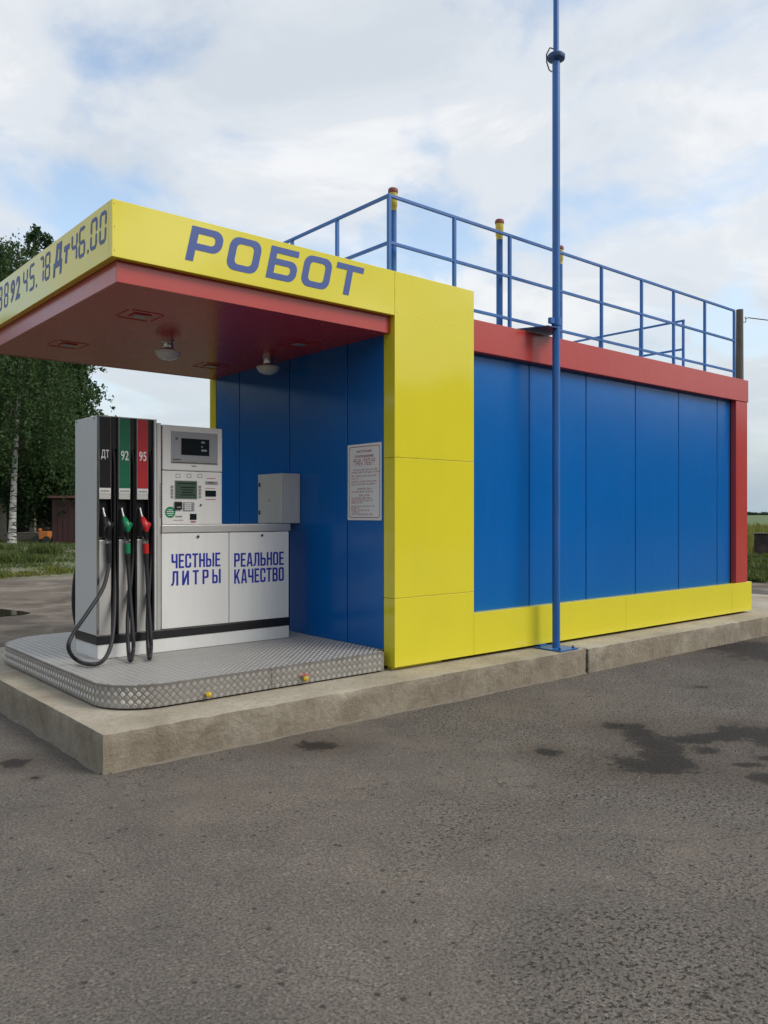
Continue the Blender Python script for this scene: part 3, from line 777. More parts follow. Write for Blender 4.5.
# ================================================================== CONCRETE ISLAND
ZC = 0.253
def slab_piece(x0, x1, y0, y1, name, parent, seed):
    bm = bmesh.new()
    nx, ny, nz = max(2,int((x1-x0)/0.03)), int((y1-y0)/0.06), 7
    def P(i, j, k):
        x, y, z = x0+(x1-x0)*i/nx, y0+(y1-y0)*j/ny, -0.05+(ZC+0.05)*k/nz
        n1 = mnoise.noise(Vector((x*1.1, y*1.1, seed)))*0.006
        e = mnoise.noise(Vector((x*7, y*7, z*7+seed))); e2 = mnoise.noise(Vector((x*2.3, y*2.3, seed+4)))
        on_edge = (k == nz) and (i in (0,nx) or j in (0,ny))
        ch = 0.003 + 0.030*max(0, e-0.08) + 0.045*max(0, e2-0.15)
        ox = 0.008*mnoise.noise(Vector((x*0.9, z*2, y*0.9))) + 0.003*mnoise.noise(Vector((x*7, z*14, y*7)))
        if i == 0: x += ox + (ch if on_edge else 0)
        if i == nx: x += -(ch if on_edge else 0)
        if j == 0: y += ox + (ch*0.8 if on_edge else 0)
        if j == ny: y += -(ch if on_edge else 0)
        if k == nz: z += n1*0.4 - (ch*0.7 if on_edge else 0.0)
        return (x, y, z)
    cache = {}
    def V(i, j, k):
        if (i,j,k) not in cache: cache[(i,j,k)] = bm.verts.new(P(i,j,k))
        return cache[(i,j,k)]
    for i in range(nx):
        for j in range(ny): bm.faces.new((V(i,j,nz),V(i+1,j,nz),V(i+1,j+1,nz),V(i,j+1,nz)))
        for k in range(nz):
            bm.faces.new((V(i,0,k),V(i+1,0,k),V(i+1,0,k+1),V(i,0,k+1))); bm.faces.new((V(i,ny,k),V(i,ny,k+1),V(i+1,ny,k+1),V(i+1,ny,k)))
    for j in range(ny):
        for k in range(nz):
            bm.faces.new((V(0,j,k),V(0,j,k+1),V(0,j+1,k+1),V(0,j+1,k))); bm.faces.new((V(nx,j,k),V(nx,j+1,k),V(nx,j+1,k+1),V(nx,j,k+1)))
    bmesh.ops.recalc_face_normals(bm, faces=bm.faces)
    me = bpy.data.meshes.new(name); bm.to_mesh(me); bm.free()
    me.shade_smooth(); me.set_sharp_from_angle(angle=math.radians(28))
    return link(name, me, M_CONC, parent)
isl = empty('concrete_island', (0,0,0)); tag(isl, 'weathered cast concrete island raised above the asphalt under the station', 'foundation')
slab_piece(0.0, 5.086, 0.0, 4.05, 'slab', isl, 1.0)
slab_piece(5.0875, 12.2, -0.016, 4.05, 'slab', isl, 2.0)
# mortar squeezed out along the foot of the cast faces
def mortar(path, nrm, seed):
    m = MB(); n = len(path); vs = []
    for i, (x, y) in enumerate(path):
        w = 0.010 + 0.040*max(0, mnoise.noise(Vector((x*3+seed, y*3, 1))) + 0.25) + 0.03*max(0, mnoise.noise(Vector((x*0.8+seed, y*0.8, 5))))
        hh = 0.003 + 0.009*abs(mnoise.noise(Vector((x*5, y*5, seed))))
        vs += [(x - nrm[0]*0.02, y - nrm[1]*0.02, hh + 0.01), (x + nrm[0]*w*0.6, y + nrm[1]*w*0.6, hh), (x + nrm[0]*w, y + nrm[1]*w, -0.004)]
    fs = []
    for i in range(n-1):
        for k in range(2): fs.append((i*3+k, i*3+k+1, (i+1)*3+k+1, (i+1)*3+k))
    return m.add(vs, fs)
mortar([(0.05+0.04*i, 0.0) for i in range(300)], (0,-1), 2).build('mortar_fillet', M_MORT, isl, smooth=70, fix=False)
mortar([(0.0, 3.9-0.04*i) for i in range(98)], (-1,0), 6).build('mortar_fillet', M_MORT, isl, smooth=70, fix=False)

# ================================================================== STATION BUILDING
YF, XP0, XP1, XE = 0.373, 2.774, 3.792, 9.52
bld = empty('fuel_station_building', (6.1, 2.07, ZC)); tag(bld, 'yellow, blue and red panel clad fuel station building with projecting canopy', 'building')
def bpart(name, mat, x0, x1, y0, y1, z0, z1, bevel=0.003, parent=bld):
    return MB().box(x0,x1,y0,y1,z0,z1).build(name, mat, parent, bevel)
bpart('wall_core', M_DARK, 2.806, 9.376, 0.528, 3.650, 0.31, 3.49, 0)
bpart('roof', M_GBOX, 2.80, 9.39, 0.48, 3.66, 3.50, 3.525, 0)
# frame under the building, resting on the island
for y in (0.62, 3.45): bpart('base_beam', M_DARK, 2.92, 9.30, y-0.05, y+0.05, ZC+0.002, 0.30, 0)
for x in (3.3, 5.0, 6.6, 8.2, 9.27): bpart('foot', M_DARK, x-0.04, x+0.04, 0.44, 0.53, ZC+0.002, 0.282, 0.004)
bpart('skirting', M_YEL, 2.79, 3.40, 0.425, 0.50, ZC+0.003, 0.281, 0.002)
# yellow corner pillar: three cladding cassettes
for z0, z1 in ((0.284, 0.896), (0.8985, 2.153), (2.1555, 3.808)):
    p = bpart('cladding_panel', M_YEL, XP0, XP1, YF, 0.524, z0, z1, 0.003)
riv = MB().lathe([(0.0045,0.0),(0.0045,0.001),(0.002,0.003)], (0,0,0), 8)
riv_me = None
def rivet(x, z):
    global riv_me
    if riv_me is None:
        o = riv.build('rivet', M_YELW, bld, smooth=0); riv_me = o.data
        for v in riv_me.vertices: v.co = Matrix.Rotation(math.pi/2, 3, 'X') @ v.co
    else: o = link('rivet', riv_me, None, bld)
    o.location = (x, YF - 0.0005, z)
for k in range(5):
    x = XP0 + 0.03 + k*(XP1-XP0-0.06)/4
    for z in (0.912, 2.168, 3.44, 2.135): rivet(x, z)
for z in (3.46, 3.62, 3.78): rivet(XP0 + 0.012, z); rivet(0.225, z)
# plinth cassettes
for x0, x1 in ((XP1+0.002, 6.376), (6.379, 8.94), (8.943, XE)):
    bpart('plinth_panel', M_YEL, x0, x1, YF, 0.464, 0.284, 0.688, 0.003)
bpart('plinth_panel', M_YEL, 9.40, XE, 0.467, 3.76, 0.284, 0.688, 0.003)
bpart('plinth_panel', M_YEL, 2.78, 9.397, 3.668, 3.76, 0.284, 0.688, 0.003)
# blue sandwich panels, long side / far side / both ends
xs = [3.796, 4.733, 5.728, 6.721, 7.713, 8.712, 9.083]
for a, b in zip(xs[:-1], xs[1:]):
    bpart('wall_panel', M_BLUE, a+0.007, b-0.007, 0.466, 0.522, 0.60, 3.30, 0.004)
    bpart('wall_panel', M_BLUE, a+0.007, b-0.007, 3.652, 3.666, 0.60, 3.30, 0.004)
ye = [0.524, 1.066, 2.055, 3.072, 3.613]
for a, b in zip(ye[:-1], ye[1:]):
    bpart('wall_panel', M_BLUE, 2.778, 2.803, a+0.007, b-0.007, 0.30, 3.33, 0.004)
    bpart('wall_panel', M_BLUE, 9.379, 9.393, a+0.007, b-0.007, 0.70, 3.30, 0.004)
# the far yellow post of the end frame
bpart('corner_post', M_YEL, XP0, 3.60, 3.617, 3.664, 0.284, 3.30, 0.003)
bpart('corner_post', M_YEL, XP0, 3.60, 3.667, 3.762, 0.692, 3.808, 0.003)
# red eaves band and red corner columns
for x0, x1 in ((XP1+0.002, 9.435),):
    bpart('eaves_band', M_RED, x0, x1, 0.378, 0.462, 3.232, 3.540, 0.004)
bpart('eaves_band', M_RED, 9.398, 9.432, 0.465, 3.66, 3.232, 3.540, 0.003)
bpart('eaves_band', M_RED, 3.604, 9.395, 3.670, 3.755, 3.232, 3.540, 0.004)
bpart('corner_column', M_RED, 9.09, 9.420, 0.387, 0.463, 0.690, 3.229, 0.004)
bpart('corner_column', M_RED, 9.086, 9.396, 3.668, 3.745, 0.690, 3.229, 0.004)
# canopy: yellow fascia over a set-back red band and soffit
FAS = bpart('canopy_fascia', M_YEL, 0.208, XP0-0.002, YF, 0.428, 3.414, 3.808, 0.003)
FASE = bpart('canopy_fascia', M_YEL, 0.208, 0.263, 0.430, 3.705, 3.414, 3.808, 0.003)
bpart('canopy_fascia', M_YEL, 0.208, XP0-0.002, 3.707, 3.762, 3.414, 3.808, 0.003)
bpart('canopy_band', M_RED, 0.266, XP0-0.002, 0.431, 0.446, 3.262, 3.450, 0.002)
bpart('canopy_band', M_RED, 0.266, 0.281, 0.448, 3.685, 3.262, 3.450, 0.002)
bpart('canopy_band', M_RED, 0.266, XP0-0.002, 3.687, 3.702, 3.262, 3.450, 0.002)
bpart('soffit', M_SOFF, 0.283, 2.775, 0.448, 3.684, 3.265, 3.285, 0)
bpart('canopy_roof', M_GBOX, 0.266, 2.76, 0.432, 3.70, 3.74, 3.76, 0)
# recessed soffit lights in their square cut-outs
for px, py in ((140,316),(68,345),(211,366),(299,344)):
    c = on_z(px, py, 3.262)
    m = MB(); q = 0.15
    for a in range(4):
        dx, dy = ((-1,0),(1,0),(0,-1),(0,1))[a]
        if dx: m.box(c[0]+dx*q-0.004, c[0]+dx*q+0.004, c[1]-q*0.85, c[1]+q*0.85, 3.2605, 3.2648)
        else: m.box(c[0]-q*0.85, c[0]+q*0.85, c[1]+dy*q-0.004, c[1]+dy*q+0.004, 3.2605, 3.2648)
    sl = m.build('soffit_light', M_SOFF, bld, smooth=0)
    MB().box(c[0]-0.07,c[0]+0.07,c[1]-0.07,c[1]+0.07,3.257,3.2646).build('frame', M_SOFF, sl, 0.002)
    MB().box(c[0]-0.05,c[0]+0.05,c[1]-0.05,c[1]+0.05,3.2545,3.2565).build('lens', M_GREYV, sl, 0.0)

# --- big lettering on the front fascia: R-O-B-O-T in Cyrillic, slanted
H = 0.262; S_ = 0.062; R0 = 0.075; R1 = 0.036
def gl_O(w): return [rrect(0,0,w,H,(R0,)*4), rrect(S_,S_*0.82,w-S_,H-S_*0.82,(R1,)*4)]
def gl_R(w):
    b = 0.088
    return [[(0,0),(S_,0),(S_,b)] + arc(w-R0, b+R0, R0, 270, 360) + arc(w-R0, H-R0, R0, 0, 90) + [(0,H)],
            rrect(S_, b+S_*0.82, w-S_, H-S_*0.82, (0,R1*0.9,R1*0.9,0))]
def gl_B(w):
    t = 0.168
    return [[(0,0)] + arc(w-R0, R0, R0, 270, 360) + arc(w-R0*0.9, t-R0*0.9, R0*0.9, 0, 90) + [(S_,t),(S_,H-S_*0.82),(w*0.97,H-S_*0.82),(w*0.97,H),(0,H)],
            rrect(S_, S_*0.8, w-S_, t-S_*0.8, (0,R1*0.8,R1*0.8,0))]
def gl_T(w):
    c = w/2
    return [[(c-S_/2,0),(c+S_/2,0),(c+S_/2,H-S_*0.82),(w,H-S_*0.82),(w,H),(0,H),(0,H-S_*0.82),(c-S_/2,H-S_*0.82)]]
for gl, x, w in ((gl_R,0.751,0.268),(gl_O,1.078,0.275),(gl_B,1.433,0.272),(gl_O,1.757,0.278),(gl_T,2.079,0.288)):
    flat_shape('letter', gl(w), M_VINYL, FAS, front_face(x, 3.500, YF - 0.0008, 0.225))

# --- price line on the end fascia: seven-segment figures, read from the left
def seg_digit(ch, w, h, t=0.026, gp=0.006):
    on = {'0':'abcdef','4':'fgbc','5':'afgcd','6':'afgcde','7':'abc','8':'abcdefg'}[ch]
    k = t/2; m = h/2; P = []
    def hor(y, lo): # horizontal bar with pointed ends
        return [(gp+k*0.4,y),(gp+t*0.9,y-k),(w-gp-t*0.9,y-k),(w-gp-k*0.4,y),(w-gp-t*0.9,y+k),(gp+t*0.9,y+k)]
    def ver(x, y0, y1): return [(x,y0+gp),(x+k,y0+gp+k),(x+k,y1-gp-k),(x,y1-gp),(x-k,y1-gp-k),(x-k,y0+gp+k)]
    D = {'a':hor(h-k,0),'g':hor(m,0),'d':hor(k,0),'f':ver(k,m,h-k*0.6),'b':ver(w-k,m,h-k*0.6),'e':ver(k,k*0.6,m),'c':ver(w-k,k*0.6,m)}
    return [D[c] for c in on]
ZD = 3.540; HD = 0.222
XF = 0.208 - 0.0008
for ch, y0, w in (('8',3.075,0.105),('8',2.905,0.125),('4',2.345,0.125),('5',2.170,0.135),('7',1.905,0.105),('8',1.770,0.125),
                  ('4',1.165,0.125),('6',1.010,0.130),('0',0.776,0.125),('0',0.606,0.125)):
    flat_shape('price_digit', seg_digit(ch, w, HD), M_VINYL, FASE, end_face(y0, ZD, XF, 0.10))
for y0 in (1.985, 0.828):
    flat_shape('price_point', [rrect(0,0,0.024,0.026)], M_VINYL, FASE, end_face(y0, ZD, XF))
text_shape('price_digit', '9', M_VINYL, FASE, end_face(2.715, ZD+0.005, XF, 0.16), 0.125, 0.20, 0.028)
text_shape('price_digit', '2', M_VINYL, FASE, end_face(2.555, ZD+0.005, XF, 0.16), 0.125, 0.20, 0.028)
HDv = 0.215; t = 0.052
flat_shape('letter', [[(0,-0.03),(t*0.8,-0.03),(t*0.8,0.035),(0.19-t*0.8,0.035),(0.19-t*0.8,-0.03),(0.19,-0.03),(0.19,0.078),(0.165,0.078),(0.165,HDv),(0.045,HDv),(0.040,0.12),(0.025,0.078),(0,0.078)],
                      [(0.072,0.082),(0.082,0.12),(0.086,HDv-0.045),(0.118,HDv-0.045),(0.118,0.082)]], M_VINYL, FASE, end_face(1.560, ZD+0.015, XF, 0.18))
flat_shape('letter', [[(0.038,0),(0.078,0),(0.078,0.095),(0.116,0.095),(0.116,0.135),(0,0.135),(0,0.095),(0.038,0.095)]], M_VINYL, FASE, end_face(1.330, ZD+0.035, XF, 0.18))

# ------------------------------------------------------------------ roof railing
RZ = (4.525, 4.10, 3.665)
XR0, XR1, YR0, YR1 = 2.812, 9.25, 0.460+0.035, 3.66
rl = empty('roof_railing', (6.0, 2.0, 3.525)); tag(rl, 'blue square tube railing around the flat roof', 'railing')
hw = 0.0145
def rail(a, b, z):
    m = MB()
    if a[1] == b[1]: m.box(a[0], b[0], a[1]-hw*0.9, a[1]+hw*0.9, z-hw, z+hw)
    else: m.box(a[0]-hw*0.9, a[0]+hw*0.9, a[1], b[1], z-hw, z+hw)
    m.build('rail', M_RAIL, rl, 0.003)
def rpost(x, y, ztop=RZ[0]-hw-0.001, z0=3.527, w=0.016):
    MB().box(x-w, x+w, y-w, y+w, z0, ztop).build('post', M_RAIL, rl, 0.003)
posts_x = [XR0, 3.645, 4.455, 5.26, 6.065, 6.90, 7.64, 8.43, XR1]
for x in posts_x:
    w = 0.019
    rpost(x, YR0); rpost(x, YR1)
for z in RZ:
    for ya in (YR0, YR1):
        if z == RZ[0]: rail((XR0-0.016, ya), (XR1+0.016, ya), z)
        else:
            for a, b in zip(posts_x[:-1], posts_x[1:]): rail((a+0.0165, ya), (b-0.0165, ya), z)
py0 = [YR0, 1.27, 2.05, 2.85, YR1]
py1 = [1.27, 1.99, 2.73, YR1]
for y in py0[1:-1]: rpost(XR0, y)
for y in py1[:-1]: rpost(XR1, y)
for z in RZ:
    if z == RZ[0]:
        rail((XR0, YR0+0.0145), (XR0, YR1-0.0145), z); rail((XR1, 1.25), (XR1, YR1-0.0145), z)
    else:
        for a, b in zip(py0[:-1], py0[1:]): rail((XR0, a+0.0165), (XR0, b-0.0165), z)
        if z == RZ[1]:
            for a, b in zip(py1[:-1], py1[1:]): rail((XR1, a+0.0165), (XR1, b-0.0165), z)

# tank vent pipes with yellow valve and brick-red cap
for (x, y, zt), lab in (((2.955, 0.605, 4.655), 'blue vent pipe with yellow collar and red cap at the front railing corner'),
                        ((4.40, 0.585, 4.70), 'blue vent pipe with yellow collar and red cap standing tallest above the front railing'),
                        ((5.552, 0.70, 4.70), 'vent pipe with yellow collar half hidden behind the blue mast')):
    v = empty('vent_pipe', (x, y, 3.527)); tag(v, lab, 'vent pipe', 'vent pipes on the roof')
    MB().tube([(x,y,3.527),(x,y,zt-0.21)], 0.034, 12).build('pipe', M_RAIL, v)
    MB().lathe([(0.034,0),(0.034,0.035),(0.040,0.045),(0.042,0.165)], (x,y,zt-0.209), 14).build('valve', M_YELW, v)
    MB().lathe([(0.045,0),(0.047,0.008),(0.047,0.030),(0.040,0.043)], (x,y,zt-0.0435), 14).build('cap', M_CAPR, v)

# ------------------------------------------------------------------ mast in front of the long side
mx, my = 4.842, 0.20
mast = empty('flag_mast', (mx, my, ZC)); tag(mast, 'tall thin blue steel mast bolted to the concrete beside the plinth', 'mast')
MB().box(mx-0.15,mx+0.15,my-0.17,my+0.17,ZC+0.004,ZC+0.016).build('base_plate', M_RAIL, mast, 0.002)
MB().box(mx-0.06,mx+0.06,my+0.171,0.62,ZC+0.005,ZC+0.028).build('anchor_arm', M_RAIL, mast, 0.002)
for dx in (-0.11, 0.11):
    for dy in (-0.13, 0.13): MB().lathe([(0.014,0),(0.014,0.012),(0.008,0.013),(0.008,0.024)], (mx+dx,my+dy,ZC+0.0165), 6).build('bolt', M_RAILD, mast, smooth=0)
MB().tube([(mx,my,ZC+0.0165),(mx,my,6.335)], 0.040, 18).build('lower_pole', M_RAIL, mast)
MB().lathe([(0.046,0),(0.088,0.022),(0.092,0.036),(0.092,0.060),(0.080,0.072),(0.036,0.080)], (mx,my,6.336), 20).build('flange', M_RAILD, mast)
MB().tube([(mx,my,6.417),(mx,my,9.4)], [0.030,0.026], 14).build('upper_pole', M_RAIL, mast)
lp = Vector((-RGT[0], -RGT[1], 0))*0.080
MB().tube([Vector((mx,my,6.47))+lp*0.38, Vector((mx,my,6.48))+lp*0.8, Vector((mx,my,6.45))+lp, Vector((mx,my,6.41))+lp*1.25, Vector((mx,my,6.33))+lp*1.22, Vector((mx,my,6.25))+lp*0.9, Vector((mx,my,6.23))+lp*0.55], 0.007, 6).build('halyard_loop', M_WIRE, mast)
MB().prism([(4.52,0.50),(4.66,0.155),(4.798,0.155),(4.99,0.245),(5.04,0.50)], 'z', 3.560, 3.572).build('roof_bracket', M_RAILD, mast, 0.002)
MB().lathe([(0.0415,0),(0.049,0.001),(0.049,0.079),(0.0415,0.08)], (mx,my,3.60), 18).build('clamp', M_RAIL, mast)
MB().box(mx-0.11,mx-0.048,my-0.02,my+0.02,3.61,3.67).build('clamp_lug', M_RAIL, mast, 0.003)

# ------------------------------------------------------------------ lamps hanging from the soffit
for (px, py), lab in (((168,356),'white opal dome lamp under the canopy, above the dispenser screen'), ((268,371),'white opal dome lamp under the canopy, close to the blue wall')):
    c = on_z(px, py, 3.13)
    lm = empty('ceiling_lamp', (c[0], c[1], 3.265)); tag(lm, lab, 'lamp', 'dome lamps under the canopy')
    MB().lathe([(0.045,0),(0.05,0.01),(0.05,0.055),(0.06,0.058),(0.06,0.063)], (c[0],c[1],3.2010), 18).build('mount', M_CHROME, lm)
    MB().lathe([(0.118,0),(0.120,0.01),(0.060,0.034),(0.046,0.0395)], (c[0],c[1],3.161), 24).build('housing', M_BEIGE, lm)
    MB().lathe([(0.012,0),(0.05,0.006),(0.085,0.022),(0.108,0.046),(0.116,0.0695)], (c[0],c[1],3.091), 24).build('dome', M_OPAL, lm)

# ------------------------------------------------------------------ instruction sign on the blue end wall
XW = 2.776
sg = empty('instruction_sign', (XW, 0.83, 1.6)); tag(sg, 'white instruction sign with red print on the blue wall next to the yellow pillar', 'sign')
SY0, SY1, SZ0, SZ1 = 1.050, 0.552, 1.592, 2.302
MB().box(XW-0.006, XW-0.001, SY1, SY0, SZ0, SZ1).build('board', M_PAPER, sg, 0.001)
SW, SH = SY0-SY1, SZ1-SZ0
fs_ = end_face(SY0, SZ0, XW-0.0063)
flat_shape('border', [rrect(0.022,0.022,SW-0.022,SH-0.022,(0.03,)*4), rrect(0.028,0.028,SW-0.028,SH-0.028,(0.026,)*4)], M_PRINT_R, sg, fs_, 0.0005)
for body, v, h, w in (('ИНСТРУКЦИЯ',0.625,0.026,0.22),('ПО ИСПОЛЬЗОВАНИЮ',0.583,0.024,0.27)):
    text_shape('title', body, M_PRINT_R, sg, (lambda vv, ww: (lambda a,b,c: fs_(a+(SW-ww)/2, b+vv, c)))(v, w), w, h, 0.02, 0.0005)
def text_line(v, u0, u1, h, seed, mat=M_PRINT_R):   # lines too small to read: runs of short strokes
    rr = random.Random(seed); P = []; u = u0
    while u < u1:
        k = rr.randint(3, 9)
        for _ in range(k):
            if u > u1: break
            a = rr.random()
            if a < 0.4: P.append(rrect(u, v, u+h*0.18, v+h))
            elif a < 0.7: P.append(rrect(u, v, u+h*0.55, v+h*0.3)); P.append(rrect(u+h*0.1, v+h*0.5, u+h*0.35, v+h))
            else: P.append(rrect(u, v+h*0.65, u+h*0.55, v+h)); P.append(rrect(u+h*0.2, v, u+h*0.4, v+h*0.55))
            u += h*0.72
        u += h*0.6
    tag(flat_shape('print_line', P, mat, sg, fs_, 0.0005), kind='stuff')
for i, (v, u0, u1, h) in enumerate(((0.545,0.09,0.41,0.022),(0.510,0.115,0.385,0.022),
        (0.462,0.09,0.44,0.011),(0.438,0.06,0.46,0.011),(0.405,0.06,0.44,0.011),(0.381,0.06,0.16,0.011),(0.352,0.06,0.44,0.011),(0.328,0.06,0.42,0.011),
        (0.285,0.15,0.36,0.012),(0.258,0.06,0.38,0.011),(0.222,0.17,0.34,0.012),(0.196,0.06,0.36,0.012),(0.176,0.06,0.38,0.011),(0.156,0.06,0.24,0.011),
        (0.122,0.06,0.40,0.011),(0.104,0.06,0.18,0.011),(0.086,0.06,0.33,0.011),(0.068,0.06,0.17,0.011),(0.048,0.06,0.37,0.011))):
    text_line(v, u0, u1, h*1.3, 40+i)

# ------------------------------------------------------------------ electrical cabinet on the blue end wall
eb = empty('electrical_cabinet', (2.70, 2.07, 1.555)); tag(eb, 'pale grey wall cabinet with warning triangle on the blue wall', 'cabinet')
EY0, EY1, EZ0, EZ1 = 1.850, 2.305, 1.556, 2.062
MB().box(2.572, XW-0.001, EY0, EY1, EZ0, EZ1).build('body', M_GBOX, eb, 0.006)
ed = MB().box(2.553, 2.5695, EY0, EY1, EZ0, EZ1).build('door', M_GBOX, eb, 0.004)
for z in (1.665, 1.955):
    MB().box(2.546, 2.5525, EY1-0.045, EY1-0.018, z-0.022, z+0.022).build('hinge', M_BLACK, ed, 0.003)
flat_shape('warning_triangle', [[(0,0),(0.036,0),(0.018,0.04)]], M_BRASSY, ed, end_face(2.105, 1.775, 2.5525), 0.0005)
flat_shape('warning_mark', [[(0.016,0.008),(0.021,0.008),(0.0235,0.02),(0.018,0.03),(0.0145,0.02)]], M_BLACK, ed, end_face(2.105, 1.775, 2.5518), 0.0004)

# ================================================================== CHECKER-PLATE PLATFORM
PX0, PX1, PY0, PY1, PR, PRB, PXN = 0.234, 2.772, 0.422, 3.445, 0.40, 0.55, 2.69
ZP = 0.430
plat = empty('dispenser_platform', (1.5, 1.9, ZC)); tag(plat, 'aluminium checker plate platform with rounded corners under the dispenser', 'platform')
outline = arc(PX0+PR, PY0+PR, PR, 180, 270, 14) + [(1.5215, PY0)]
outline_b = [(1.5245, PY0), (PXN, PY0), (PXN, 0.530), (PX1, 0.530), (PX1, PY1)] + arc(PX0+PRB, PY1-PRB, PRB, 90, 180, 14)
full = outline + outline_b
MB().prism(full, 'z', ZC+0.014, ZP).build('plate', M_TREAD, plat, smooth=30)
MB().prism([(x*0.985+0.02, y*0.985+0.03) for x, y in full], 'z', ZC+0.001, ZC+0.013).build('base_frame', M_DARK, plat, smooth=30)
def inside(x, y, m=0.02):
    if not (PX0+m < x < PX1-m and PY0+m < y < PY1-m): return False
    if x > PXN-m and y < 0.55: return False
    for cy, s, R_ in ((PY0+PR, -1, PR), (PY1-PRB, 1, PRB)):
        if x < PX0+R_ and (y-cy)*s > 0 and math.hypot(x-PX0-R_, y-cy) > R_-m: return False
    return True
def bars(centres, eu, ev, nn, L=0.0170, W=0.0036, Hh=0.0028, gap=0.0094):
    """groups of three raised bars, alternate groups turned a quarter; eu/ev in-plane axes and nn normal per group"""
    out = []
    for (c, a, b, k) in zip(centres, eu, ev, nn):
        for j in (-1, 0, 1):
            o = c + b*j*gap
            Lj = L*(1.0 if j == 0 else 0.85)
            p = [o - a*Lj - b*W, o + a*Lj - b*W, o + a*Lj + b*W, o - a*Lj + b*W]
            q = [o - a*Lj*0.8 - b*W*0.35 + k*Hh, o + a*Lj*0.8 - b*W*0.35 + k*Hh, o + a*Lj*0.8 + b*W*0.35 + k*Hh, o - a*Lj*0.8 + b*W*0.35 + k*Hh]
            out.append(q)
            for i in range(4): i2 = (i+1) % 4; out.append([p[i], p[i2], q[i2], q[i]])
    return np.array(out)
pitch = 0.0395; C_, A_, B_, N_ = [], [], [], []
ez = np.array([0,0,1.0])
for i in range(-80, 200):
    for j in range(-80, 200):
        x, y = PX0 + (i - j)*pitch*0.7071, PY0 + (i + j)*pitch*0.7071 
        if x < PX0 or x > PX1 or y < PY0 or y > PY1: continue
        if not inside(x, y) or (0.62 < x < 2.49 and 1.68 < y < 2.12): continue
        a = np.array([0.7071, 0.7071, 0]); b = np.array([-0.7071, 0.7071, 0])
        if (i + j) % 2: a, b = b, a
        C_.append(np.array([x, y, ZP])); A_.append(a); B_.append(b); N_.append(ez)
tr = link('tread_bars', fast_mesh('tread_bars', bars(C_, A_, B_, N_), 4), M_TREADB, plat); tag(tr, kind='stuff')
# the same pattern runs down the skirt
C_, A_, B_, N_ = [], [], [], []
loop = [Vector((x, y, 0)) for x, y in full] + [Vector((full[0][0], full[0][1], 0))]
def walk():
    pts = [Vector((x,y,0)) for x, y in arc(PX0+PRB, PY1-PRB, PRB, 100, 180, 12)] + [Vector((PX0, PY0+PR, 0))] + [Vector((x,y,0)) for x, y in arc(PX0+PR, PY0+PR, PR, 180, 270, 14)] + [Vector((PXN, PY0, 0))]
    st = pitch*0.7071; carry = 0; n = 0
    for a, b in zip(pts[:-1], pts[1:]):
        L = (b-a).length
        if L < 1e-6: continue
        t = (b-a)/L; s = carry
        while s < L:
            yield a + t*s, t, n; n += 1; s += st
        carry = s - L
for p, t, n in walk():
    nrm = np.array([t.y, -t.x, 0.0]); tt = np.array([t.x, t.y, 0.0])
    if nrm[0] > 0 or (abs(nrm[0]) < 1e-6 and nrm[1] > 0): nrm = -nrm
    for k in range(9):
        z = ZC + 0.030 + k*pitch*0.7071
        if (n + k) % 2 or z > ZP - 0.014: continue
        a = (tt + ez)*0.7071; b = (ez - tt)*0.7071
        if n % 2: a, b = b, a
        C_.append(np.array([p.x, p.y, z])); A_.append(a); B_.append(b); N_.append(nrm)
tr = link('skirt_tread_bars', fast_mesh('skirt_tread_bars', bars(C_, A_, B_, N_), 4), M_TREADB, plat); tag(tr, kind='stuff')
MB().box(1.517, 1.529, PY0-0.0045, PY0-0.0005, ZC+0.016, ZP-0.001).build('joint_cover', M_TREAD, plat, 0.001)
for k, (px, py) in enumerate(((207,694),(304,678))):
    q = on_y(px, py, PY0); x, z = q[0], q[2]
    v = MB().tube([(x,PY0-0.0005,z),(x,PY0-0.03,z)], 0.011, 10).build('drain_valve', M_CHROME, plat)
    m = MB().tube([(x-0.022,PY0-0.0305,z-0.004),(x-0.006,PY0-0.034,z),(x+0.012,PY0-0.0305,z+0.004)], [0.016,0.024,0.015], 8); m.build('knob', M_BRASSY, v)
    if k: MB().box(x-0.05,x+0.03,PY0-0.030,PY0-0.012,z+0.028,z+0.034).build('lever', M_REDP, v, 0.002)

# ================================================================== FUEL DISPENSER
YD, YB = 1.655, 2.150
disp = empty('fuel_dispenser', (1.55, 1.9, ZP)); tag(disp, 'fuel dispenser with three hose bays, payment terminal and white cabinet', 'fuel dispenser')
def dpart(name, mat, x0, x1, y0, y1, z0, z1, bevel=0.003, parent=disp):
    return MB().box(x0,x1,y0,y1,z0,z1).build(name, mat, parent, bevel)
ZK = ZP + 0.0035
dpart('base', M_WHITE, 0.600, 2.508, YD, YB, ZK, 0.553, 0.003)
dpart('band', M_BLACK, 0.590, 2.510, YD-0.006, YB+0.004, 0.554, 0.628, 0.003)
# hose tower: black core, steel side sheet, three steel columns with coloured fuel plates
TOP = 2.474
dpart('tower_core', M_BLACK, 0.612, 1.128, 1.735, 2.128, 0.630, TOP-0.004, 0)
dpart('tower_rear', M_STEELP, 0.612, 1.128, 2.130, YB, 0.630, TOP-0.004, 0.002)
side = dpart('side_panel', M_STEELP, 0.590, 0.611, YD+0.006, YB, 0.632, TOP, 0.004)
for y in (1.70, 2.10): MB().box(0.5875,0.5895,y,y+0.012,TOP-0.03,TOP-0.012).build('clip', M_BLACK, side)
dpart('edge_trim', M_CHROME, 0.592, 0.613, YD-0.004, YD+0.0055, 0.632, TOP, 0.003)
dpart('tower_cap', M_STEELP, 0.612, 1.128, 1.66, 2.149, TOP-0.003, TOP+0.004, 0.002)
cols = ((0.6135, 0.716), (0.784, 0.884), (0.945, 1.046))
fm = (M_BLACK, M_GREEN, M_REDV)
word = ('ДТ', '92', '95')
